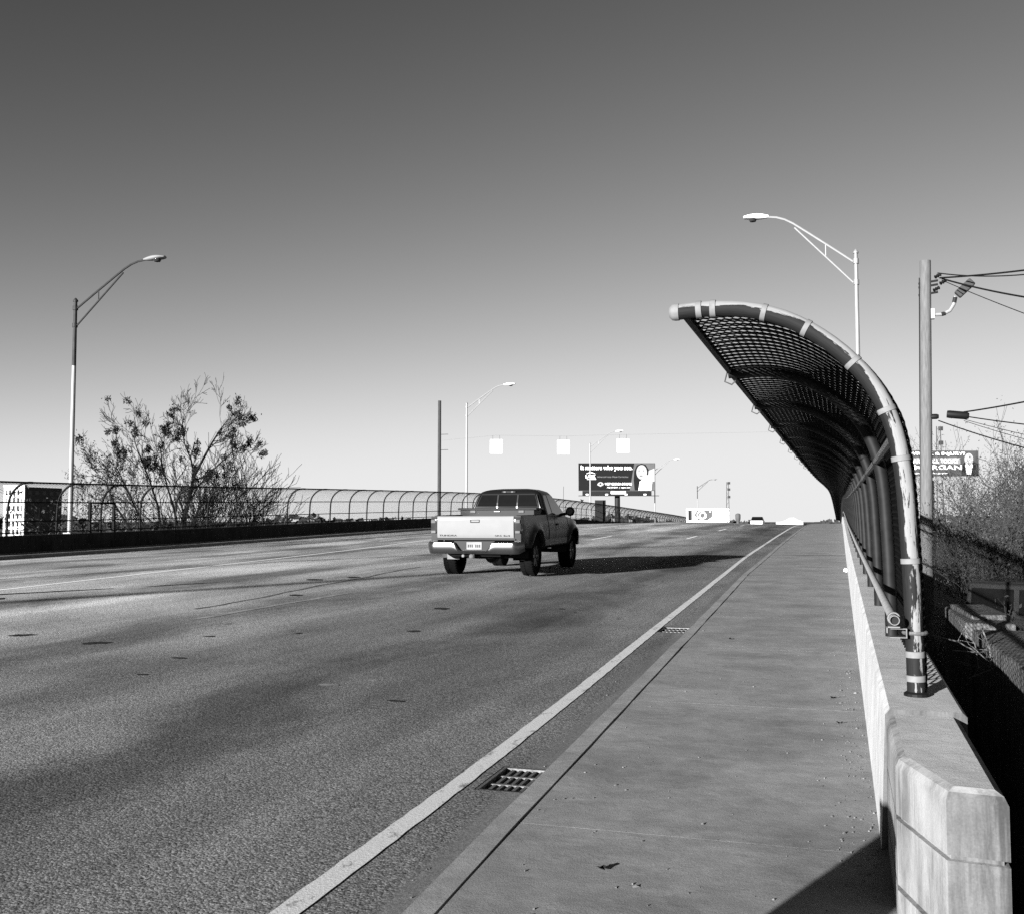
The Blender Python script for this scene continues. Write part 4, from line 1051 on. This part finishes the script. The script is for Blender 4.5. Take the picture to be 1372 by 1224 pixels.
cable(P1 + Vector((.3, 0, -.1)), (6.6, 21.6, 2.05), .18, .016, 'lowest sagging dark wire below the splice case')
cable(P1 + Vector((.9, 0, -.08)), (6.6, 21.6, 2.40), .12, .008, 'thin pale upper wire between the splice case wires')
cable(P1 + Vector((.9, 0, -.12)), (6.6, 21.6, 2.20), .14, .008, 'thin pale lower wire between the splice case wires')

# dark sign back on the far fence
t = thing('sign_board', 'dark blank board standing at the far fence under the billboard', 'sign', (-27.35, 122.6, ztop(122.6)), YAW)
mb = MB(); mb.box((0, 0, 1.15), (1.3, .06, 2.5)); mb.build('panel', 'steel_dark', t)
for x in (-.4, .4): mb = MB(); mb.tube([(x, .06, -.6), (x, .06, 2.2)], .04, 6); mb.build('post', 'steel_dark', t)

# ------------------------------------------------------------------ trees and brush
def grow(segs, p, d, r, ln, depth, rng, spread, up, kids, tips, jitter=0.18, shrink=0.68):
    n = 4 if depth > 1 else 3
    q = Vector(p); dd = Vector(d).normalized(); r1 = r * 0.62
    pts = [(q.copy(), r)]
    for i in range(n):
        dd = (dd + Vector((rng.uniform(-1, 1), rng.uniform(-1, 1), rng.uniform(-1, 1))) * jitter + Vector((0, 0, up))).normalized()
        q = q + dd * ln / n; pts.append((q.copy(), r + (r1 - r) * (i + 1) / n))
    segs.append(pts)
    if depth == 0: tips.append((q.copy(), dd.copy())); return
    for k in range(kids[min(depth, len(kids) - 1)]):
        i = rng.choice(range(1, n + 1)) if k else n
        ax = Vector((rng.uniform(-1, 1), rng.uniform(-1, 1), rng.uniform(-1, 1))).cross(dd).normalized()
        nd = Matrix.Rotation(rng.uniform(.35, 1) * spread, 3, ax) @ dd
        grow(segs, pts[i][0], nd, pts[i][1] * (.85 if k == 0 else .62), ln * rng.uniform(shrink - .12, shrink + .12), depth - 1, rng, spread, up, kids, tips, jitter, shrink)
def twigs_mesh(segs, n=4, rmin=0.0):
    mb = MB()
    for s in segs: mb.tube([p for p, r in s], [max(r, rmin) for p, r in s], n if s[0][1] > .03 else 3, False)
    return mb
def leaf_mesh(spots, size, rng, per, spread, flat=False):
    mb = MB()
    for p in spots:
        for k in range(per):
            c = p + Vector((rng.gauss(0, 1), rng.gauss(0, 1), rng.gauss(0, .8))) * spread
            a = Vector((rng.uniform(-1, 1), rng.uniform(-1, 1), rng.uniform(-1, 1))).normalized(); b = a.cross(Vector((rng.uniform(-1, 1), rng.uniform(-1, 1), rng.uniform(-1, 1)))).normalized()
            s = size * rng.uniform(.5, 1.3)
            mb.add([c - a * s, c + b * s * .45, c + a * s, c - b * s * .45], [(0, 1, 2, 3)])
    return mb

# multi-stemmed tree with dark seed clusters beyond the far fence
rng = random.Random(11)
base = Vector((-45.0, 64.6, -5.6))
t = thing('bare_tree', 'bare multi-stemmed tree with dark seed clusters beyond the far fence', 'tree', base)
segs = []; tips = []
main = [(( .0, 0, 0), (.03, 0, 6.0)), ]
def chain(pts, r0, r1):
    m = len(pts); segs.append([(Vector(p), (r0 + (r1 - r0) * i / (m - 1)) * 1.35) for i, p in enumerate(pts)])
def limb(pts, r0, r1, nk, ln, dep, sp=.9):
    pts = [(x * .70 if x < 0 else x, y, z) for x, y, z in pts]
    chain(pts, r0, r1); V = [Vector(p) for p in pts]
    for k in range(nk):
        u = .35 + .65 * (k + 1) / nk; x = u * (len(V) - 1); i = min(int(x), len(V) - 2); q = V[i].lerp(V[i+1], x - i); d = (V[i+1] - V[i]).normalized()
        ax = Vector((rng.uniform(-.3, .3), rng.choice((-1, 1)), rng.uniform(-.3, .3))).normalized()
        grow(segs, q, Matrix.Rotation(rng.uniform(.3, .9), 3, ax) @ d, (r0 + (r1 - r0) * u) * .6, ln * rng.uniform(.8, 1.4), dep, rng, sp, .06, [2, 3, 3, 3], tips)
# (local x runs along the view's right, z up from the foot at -5.6; the fence hides the lowest 6 m)
limb([(0.6, 0, 0), (1.0, 0, 4), (1.5, 0, 8), (2.2, 0, 10.5), (2.6, 0.2, 12.2)], .26, .13, 6, 1.6, 3)
limb([(2.6, .2, 12.2), (3.4, .1, 13.4), (4.3, -.2, 14.8), (5.2, -.3, 16.0), (6.0, -.4, 16.9)], .12, .03, 10, 1.5, 3)
limb([(2.6, .2, 12.2), (2.2, .4, 13.5), (1.5, .5, 14.8), (1.2, .6, 16.4), (1.4, .6, 17.2)], .09, .025, 9, 1.4, 3)
limb([(2.4, .1, 11.6), (4.0, .3, 12.2), (5.4, .3, 13.3), (6.9, .4, 14.4), (7.6, .4, 14.7)], .07, .02, 9, 1.0, 3)
limb([(1.2, 0, 7.0), (0.5, .5, 9.4), (-.2, .7, 11), (-1.2, .8, 13.0), (-1.4, .8, 14.2)], .12, .03, 11, 1.5, 3)
limb([(.8, 0, 3), (-1.0, .2, 7), (-1.6, .4, 9.5), (-3.0, .5, 11.8), (-4.8, .6, 14.2), (-5.5, .6, 15.4)], .13, .025, 12, 1.4, 3)
limb([(.7, 0, 1), (-2.0, -.6, 5.5), (-4.2, -.7, 8.6), (-6.2, -.9, 11.0), (-7.6, -1, 12.6)], .14, .03, 12, 1.5, 3)
limb([(.5, 0, .5), (-3.0, -.5, 5.0), (-6.0, -.5, 8.0), (-8.0, -.6, 9.8), (-9.3, -.7, 11.6), (-11.2, -.7, 12.1)], .13, .025, 12, 1.4, 3)
limb([(1.0, 0, 4.5), (2.0, -.8, 7.5), (3.2, -1.2, 9.4), (4.6, -1.4, 11.2)], .10, .03, 11, 1.4, 3)
Ry = Matrix.Rotation(YAW + .35, 4, 'Z')
trm = twigs_mesh(segs, 5, .019).build('trunk', 'bark_dark', t)
upper = [p for p, d in tips if p.z > 9.5]
dark = [p for p in upper if p.z > 11.6 + .35 * max(0, -p.x)]; pale = [p for p in upper if p.z <= 11.6 + .35 * max(0, -p.x)]
leaf_mesh(rng.sample(dark, min(len(dark), 95)), .15, rng, 46, .19).build('seed_clusters', 'seed_pod', t)
leaf_mesh(rng.sample(pale, min(len(pale), 110)), .13, rng, 16, .32).build('pale_clusters', 'pod_pale', t)
t.rotation_euler = (0, 0, YAW + .30); t.scale = (.66, .66, .85); t.location = (-45.9, 64.2, -5.6)

def bare_bush(name, label, loc, h, nst, rng, mat, spread=.6, lean=(0, 0, 0), depth=3, r=.06, leaves=None, rmin=.008, kids=[2, 3, 3, 3], grp=None, cat='bush'):
    t = thing(name, label, cat, loc, 0, grp); segs = []; tips = []
    for k in range(nst):
        a = rng.uniform(0, 2 * math.pi); q = Vector((math.cos(a) * spread, math.sin(a) * spread, 1.0)) * 1.0 + Vector(lean)
        grow(segs, Vector((math.cos(a), math.sin(a), 0)) * .25 * rng.random(), q, r * rng.uniform(.6, 1.1), h * rng.uniform(.40, .55), depth, rng, .75, .05, kids, tips, .14, .66)
    o = twigs_mesh(segs, 4, rmin).build('branches', mat, t)
    if leaves:
        sp = []
        for s in segs:
            if s[0][1] < r * .45: sp += [p for p, _ in s[1:]]
        leaf_mesh([p for p in sp if rng.random() < leaves[0]], leaves[1], rng, leaves[2], leaves[3]).build('dry_leaves', leaves[4], t)
    return t
rng = random.Random(5)
bare_bush('bare_bush', 'bare fine-twigged bush leaning right beside the seed-cluster tree', (-43.6, 66.4, -5.6), 9.6, 24, rng, 'bark_dark', .55, (.16, 0, 0), 4, .055, kids=[3, 3, 4, 3], rmin=.016)
bare_bush('bare_bush', 'thin bare bush behind the lamp post on the left', (-55.0, 68, -5.6), 8.6, 10, rng, 'bark_dark', .35, (0, 0, 0), 4, .08, kids=[3, 3, 2, 2], rmin=.012, leaves=(.10, .12, 3, .2, 'pod_pale'))
bare_bush('bare_bush', 'leafy tangled bush right of the white building behind the far fence', (-50.3, 63, -5.6), 8.4, 11, rng, 'bark_dark', .5, (0, 0, 0), 4, .08, kids=[3, 3, 2, 2], rmin=.012, leaves=(.20, .14, 4, .3, 'pod_pale'))

# brush on the low ground at the right
rng = random.Random(23)
BR = [((4.2, 31.5), 4.6, 'tangled dry brush just right of the near utility pole'), ((6.6, 33.0), 4.8, 'tall tangled brush in front of the lawyer billboard'), ((9.2, 34.0), 5.0, 'tangled dry brush reaching the right edge under the wires'),
      ((5.6, 39.5), 5.2, 'farther brush below the middle of the lawyer billboard'), ((8.8, 41.0), 5.6, 'farther tall brush below the portrait on the billboard'), ((12.0, 40.0), 6.0, 'tallest far brush at the right edge of the picture'),
      ((3.6, 26.5), 3.2, 'low dark brush near the foot of the utility pole'), ((6.0, 27.0), 3.4, 'low brush behind the parked vehicle roof'), ((1.95, 15.8), 1.5, 'small pale weeds above the end of the old wall'), ((8.5, 28.0), 3.6, 'low brush at the right edge behind the parked vehicle')]
for (x, y), h, lab in BR:
    far = y > 30
    bare_bush('dry_brush', lab, (x, y, zground(x, y) - .1), h, 20 if far else 13, rng, 'twig_grey', .8, (0, 0, 0), 4, .03, leaves=(.40 if far else .22, .034, 4, .16, 'dry_leaf'), kids=[3, 3, 3, 3], rmin=.005, grp='brush on the low ground', cat='brush')
rng = random.Random(31)
for x, y, h, lab in ((8.6, 46, 7.2, 'slim bare sapling rising above the brush at the right edge'), (11.5, 50, 7.6, 'slim bare sapling leaning over the farthest brush on the right')):
    bare_bush('bare_sapling', lab, (x, y, zground(x, y)), h, 2, rng, 'bark_pale', .15, (.1, 0, 0), 3, .06, kids=[2, 3, 3, 2], rmin=.007, cat='sapling')
# dead branches caught in the gap beside the parapet
rng = random.Random(3)
t = thing('dead_branch', 'thin pale dead branches sticking out over the dark gap beside the parapet', 'branch', (0.9, 8.8, .3))
for k, pts in enumerate(([(-.24, -.1, .27), (-.05, 0, .22), (.15, .05, .10), (.27, .1, -.06)], [(-.1, -.1, .16), (.1, .0, .14), (.22, .05, .02)], [(.02, 0, -.06), (.2, .02, .02), (.34, .05, .08)], [(-.02, .2, .36), (.08, .1, .2), (.1, .05, .02)], [(.16, .3, .30), (.20, .2, .14), (.2, .15, .0)])):
    sg = [[(Vector(p), .007 - .0012 * i) for i, p in enumerate(pts)]]; tp = []
    for q in range(4):
        i = rng.randrange(1, len(pts)); grow(sg, Vector(pts[i]), Vector((rng.uniform(-1, 1), rng.uniform(-.3, .3), rng.uniform(-.3, .6))), .003, .10, 1, rng, .8, 0, [2, 2], tp)
    twigs_mesh(sg, 4, .0018).build('branch', 'bark_pale', t)

# old wall parallel to the parapet, low on the right, in three blocks
t = thing('old_wall', 'old concrete block wall below the fence patterned by chain-link shadow', 'wall', (0, 0, 0))
for i, (a, b, x0, x1, zt) in enumerate(((4.2, 8.05, 1.10, 1.66, .50), (8.08, 10.35, 1.12, 1.62, .47), (10.42, 12.35, 1.07, 1.50, .52))):
    mb = MB(); mb.box(((x0 + x1) / 2, (a + b) / 2, (zt - 1.7) / 2), (x1 - x0, b - a, zt + 1.7)); mb.build('block', 'old_wall_concrete', t, False, bevel=.02)
mb = MB(); mb.box((1.30, 11.4, .545), (.34, 1.3, .05), .05); mb.build('cap_stone', 'old_wall_concrete', t, False, bevel=.012)

# boxy parked vehicle on the low ground
def boxy(label, loc, rz):
    t = thing('parked_suv', label, 'suv', loc, rz)
    mb = MB(); mb.box((0, 0, .72), (1.75, 4.1, .62)); mb.build('body', 'van_paint', t, bevel=.07)
    mb = MB(); pr = [(-2.0, 1.0), (.55, 1.0), (.35, 1.66), (-1.92, 1.70)]
    mb.add([(s * w, y, z) for s in (-1, 1) for (y, z), w in zip(pr, (.86, .86, .76, .76))], [(0, 1, 2, 3), (7, 6, 5, 4), (0, 4, 5, 1), (1, 5, 6, 2), (2, 6, 7, 3), (3, 7, 4, 0)])
    mb.build('cabin', 'van_paint', t, bevel=.04)
    mb = MB(); mb.box((0, -.78, 1.700), (1.46, 2.2, .04)); mb.build('roof', 'van_paint', t, bevel=.02)
    for s in (-1, 1):
        for a, b in ((-1.85, -1.05), (-.95, -.25), (-.15, .36)):
            mb = MB(); mb.add([(s * .868, a, 1.10), (s * .868, b, 1.10), (s * .785, b - (.10 if b > .3 else 0), 1.58), (s * .785, a, 1.58)], [(0, 1, 2, 3)]); mb.build('window', 'car_glass', t)
    mb = MB(); mb.add([(-.78, .535, 1.08), (.78, .535, 1.08), (.70, .395, 1.60), (-.70, .395, 1.60)], [(0, 1, 2, 3)]); mb.build('windscreen', 'car_glass', t)
    mb = MB(); mb.add([(-.74, -2.008, 1.10), (.74, -2.008, 1.10), (.68, -1.945, 1.58), (-.68, -1.945, 1.58)], [(0, 1, 2, 3)]); mb.build('rear_window', 'car_glass', t)
    for x, y in ((-.78, -1.3), (.78, -1.3), (-.78, 1.35), (.78, 1.35)): wheel(t, x, y, .35, .22, 1 if x > 0 else -1)
    for s in (-1, 1): mb = MB(); mb.lathe([(0, .02), (.11, .02), (.12, 0), (.11, -.02)], axis='Y', n=14); mb.build('headlight', 'lens_pale', t, True, (s * .62, 2.06, .82))
    return t
boxy('parked boxy suv with pale roof beyond the old wall at the right edge', (4.45, 22.3, zground(4.4, 22.3)), R(242))

# ------------------------------------------------------------------ far things
t = thing('city_building', 'white-fronted office block with dark side behind the far fence', 'building', (-334.3, 366.7, -5.6))
HB = 21.6; WBd = 11.0; DB = 22.0
# front faces -y; its right corner is at the origin
mb = MB(); mb.box((-WBd / 2, DB / 2, HB / 2), (WBd, DB, HB)); wl = mb.build('wall', 'building_dark', t)
mb = MB()
nc, nr = 5, 6; xs_ = []
px = WBd / nc
for i in range(nc + 1): mb.box((-WBd + i * px + (0.55 if i == 0 else -0.55 if i == nc else 0), -.35, HB / 2), (1.1, .7, HB))
for j in range(nr + 1): mb.box((-WBd / 2, -.30, .5 + j * (HB - 1.2) / nr), (WBd - .1, .6, 1.25))
mb.build('white_frame', 'building_white', t)
mb = MB(); mb.box((-WBd / 2, -.2, HB + .4), (WBd + .4, 1.6, .9)); mb.build('cornice', 'building_white', t)
for i in range(nc):
    for j in range(nr):
        mb = MB(); mb.box((-WBd + (i + .5) * px, -.04, .5 + (j + .5) * (HB - 1.2) / nr), (px - 1.15, .06, (HB - 1.2) / nr - 1.3)); mb.build('window', 'window_dark', t)
for j in range(6):
    for i in range(5): mb = MB(); mb.box((.03, 2.4 + i * 4.3, 2.2 + j * 3.4), (.06, 2.2, 1.7)); mb.build('window', 'window_dark', t)

# far car coming over the crest
t = thing('far_car', 'distant pale car with dark rear window just over the crest', 'car', (-11.0, 150.0, zroad(-11, 150)), 0)
mb = MB(); rows = []
for y, z0, z1, w in ((-2.2, .35, .75, .72), (-2.1, .25, .95, .84), (-1.2, .22, .98, .88), (1.2, .22, .95, .88), (2.0, .25, .80, .82), (2.2, .35, .6, .7)):
    rows.append([(-w, y, z0), (-w, y, z1), (w, y, z1), (w, y, z0)])
mb.grid(rows); mb.add(rows[0], [(0, 1, 2, 3)]); mb.add(rows[-1], [(0, 1, 2, 3)]); mb.build('body', 'car_white', t, bevel=.05)
mb = MB(); pr = [(-1.7, .95), (.9, .95), (.3, 1.48), (-1.2, 1.50)]
mb.add([(s * w, y, z) for s in (-1, 1) for (y, z), w in zip(pr, (.82, .82, .66, .66))], [(0, 1, 2, 3), (7, 6, 5, 4), (0, 4, 5, 1), (1, 5, 6, 2), (2, 6, 7, 3), (3, 7, 4, 0)]); mb.build('cabin', 'plastic_black', t, bevel=.04)
mb = MB(); mb.add([(-.70, -1.66, 1.02), (.70, -1.66, 1.02), (.60, -1.26, 1.44), (-.60, -1.26, 1.44)], [(0, 1, 2, 3)]); mb.build('rear_window', 'car_glass', t)
for v in t.children:
    if v.name.startswith('rear_window'): v.location = (0, -.012, .006)
for x, y in ((-.8, -1.3), (.8, -1.3), (-.8, 1.35), (.8, 1.35)): wheel(t, x, y, .32, .2, 1 if x > 0 else -1)

# white gabled roof beyond the crest
t = thing('white_tent', 'small white peaked canopy tent beyond the crest of the road', 'tent', (-18.5, 413, -5.6), YAW)
mb = MB(); mb.box((0, 0, 3.3), (8.8, 6, 6.6)); mb.build('side_wall', 'building_white', t)
mb = MB(); mb.plate([(-2.6, 6.6), (4.4, 6.6), (2.2, 7.3), (.9, 8.1), (-.4, 7.3)], -3.2, 3.2); mb.build('roof', 'sign_white', t)

# lattice masts
def mast(label, loc, h, w):
    t = thing('radio_mast', label, 'mast', loc); mb = MB()
    C = [(-w, -w), (w, -w), (w, w), (-w, w)]
    for x, y in C: mb.tube([(x, y, 0), (x * .5, y * .5, h)], .09, 4)
    mb.build('legs', 'galvanised', t)
    mb = MB(); n = int(h / 2.2)
    for k in range(n):
        a, b = k / n, (k + 1) / n
        for i in range(4):
            p, q = C[i], C[(i + 1) % 4]; sa, sb = 1 - .5 * a, 1 - .5 * b
            mb.tube([(p[0] * sa, p[1] * sa, h * a), (q[0] * sb, q[1] * sb, h * b)], .05, 3)
    mb.build('bracing', 'galvanised', t)
    mb = MB()
    for f in (.72, .86, .98): mb.box((.6, 0, h * f), (1.2, 1.0, 1.1))
    mb.build('antennas', 'steel_dark', t)
mast('thin distant lattice radio mast standing behind the low white billboard', (-51.1, 507.8, -5.6), 25.5, .8)
mast('faint lattice tower behind the lawyer billboard on the right', (27.4, 322, -5.6), 34, 1.0)
t = thing('water_tower', 'small dark distant water tower right of the white billboard', 'tower', (-37.3, 408, -5.6))
mb = MB(); mb.lathe([(.6, 0), (.6, 6.6)], n=12); mb.build('stem', 'building_dark', t, True)
mb = MB(); mb.lathe([(.6, 6.6), (.95, 7.6), (1.0, 9.3), (.8, 9.7), (0, 9.9)], n=14); mb.build('tank', 'building_dark', t, True)
# far woods along the horizon: one mass
rng = random.Random(2); mb = MB()
for k in range(5200):
    ang = rng.uniform(-1.15, 0.75); d = rng.uniform(560, 760)
    x, y = math.sin(ang) * d, math.cos(ang) * d
    h = 6.5 + 2.2 * math.sin(ang * 23) + 1.6 * math.sin(ang * 61 + 1) + rng.uniform(-1, 1); c = Vector((x, y, -5.6 + h * rng.random() ** .6)); s = rng.uniform(1.0, 2.4)
    a = Vector((rng.uniform(-1, 1), rng.uniform(-1, 1), rng.uniform(-1, 1))).normalized(); b = a.cross(Vector((rng.uniform(-1, 1), rng.uniform(-1, 1), rng.uniform(-1, 1)))).normalized()
    mb.add([c - a * s, c + b * s, c + a * s, c - b * s], [(0, 1, 2, 3)])
stuff(mb.build('far_woods', 'twig_grey'), 'low distant line of woods on the horizon', 'woods')

# bird
t = thing('bird', 'small dark bird flying right of the pickup truck', 'bird', (-14.12, 58.5, 2.58))
mb = MB(); mb.lathe([(0, -.11), (.025, -.07), (.04, 0), (.03, .07), (.015, .10), (0, .13)], axis='X', n=10); mb.build('body', 'bark_dark', t, True, rot=(0, -.6, 0))
for s in (-1, 1): mb = MB(); mb.plate([(-.04, 0), (.04, 0), (.02, .10), (-.06, .17), (-.05, .08)], -.004, .004); w = mb.build('wing', 'bark_dark', t, rot=(s * .8, -.3, 0))

# crumpled paper at the foot of the parapet and debris on the walk
rng = random.Random(8)
mb = MB(); bmx = bmesh.new(); bmesh.ops.create_icosphere(bmx, subdivisions=2, radius=.05)
for v in bmx.verts: v.co *= rng.uniform(.75, 1.15)
me = bpy.data.meshes.new('paper_scrap'); bmx.to_mesh(me); bmx.free(); me.materials.append(MATS['paper_white'])
tag(link('paper_scrap', me, None, (.10, 25.6, zwalk(25.6) + .045)), 'crumpled white paper lying at the foot of the parapet', 'paper')
mb = MB()
for k in range(900):
    if rng.random() < .72: X, Y = .13 - abs(rng.gauss(0, .10)), rng.uniform(3.6, 17)
    else: Y = 3.4 + 12 * rng.random() ** 1.5; X = rng.uniform(kerbx(Y) - .7, .1)
    z = zwalk(Y) if X > kerbx(Y) else zroad(X, Y)
    if kerbx(Y) - .16 < X < kerbx(Y) + .03: continue
    if any(a - .05 < X < b + .05 and c - .05 < Y < d + .05 for a, b, c, d in GRATES): continue
    s = rng.uniform(.003, .008) * (1.9 if rng.random() < .08 else 1); ps = []
    for q in range(6):
        a = q * math.pi / 3; ps.append((X + math.cos(a) * s * rng.uniform(.5, 1.3), Y + math.sin(a) * s * rng.uniform(.6, 2.0), z + .001))
    o = len(mb.v); mb.v.extend(ps); mb.v.append((X, Y, z + s * rng.uniform(.4, 1.0)))
    for q in range(6): mb.f.append((o + q, o + (q + 1) % 6, o + 6))
stuff(mb.build('grit', 'debris'), 'scattered grit and crumbs on the sidewalk by the parapet', 'debris')
for X, Y, lab in ((-1.22, 12.2, 'dark dry leaf lying on the sidewalk beyond the far grate'), (-.95, 4.25, 'dark dry leaf on the sidewalk near the camera'), (-.08, 8.6, 'dark leaf scrap lying beside the parapet foot'), (-.03, 7.6, 'dark leaf scrap on the walk nearest the parapet end')):
    mb = MB(); pts = []
    for q in range(12):
        a = q * math.pi / 6; pts.append((.024 * math.cos(a) * (1 if q % 2 else .55), .022 * math.sin(a) * (1 if q % 2 else .6), .006 + .012 * abs(math.cos(a))))
    pts.append((0, 0, .004)); mb.add(pts, [(q, (q + 1) % 12, 12) for q in range(12)])
    tag(mb.build('fallen_leaf', 'bark_dark', None, False, (X, Y, zwalk(Y) + .001), (0, 0, X * 9)), lab, 'leaf', 'leaves on the sidewalk')

# cabinet shape added out of view to cast the shadow across the foreground
t = thing('shadow_caster', 'narrow grey box added out of view beside the camera to cast a shadow', 'cabinet', (-1.27, .9, zwalk(.9)))
mb = MB(); mb.box((0, 0, .05), (.32, .40, .10)); mb.build('plinth', 'kerb_concrete', t)
mb = MB(); mb.box((0, 0, .48), (.26, .34, .78)); bo = mb.build('body', 'galvanised', t, bevel=.01)
mb = MB(); mb.box((0, -.175, .48), (.21, .02, .68)); dr = mb.build('door', 'galvanised', t, bevel=.005)
mb = MB(); mb.box((.07, -.20, .5), (.03, .04, .12)); mb.build('handle', 'steel_dark', dr)
mb = MB(); mb.box((0, 0, .89), (.30, .38, .04)); mb.build('lid', 'galvanised', t, bevel=.008)
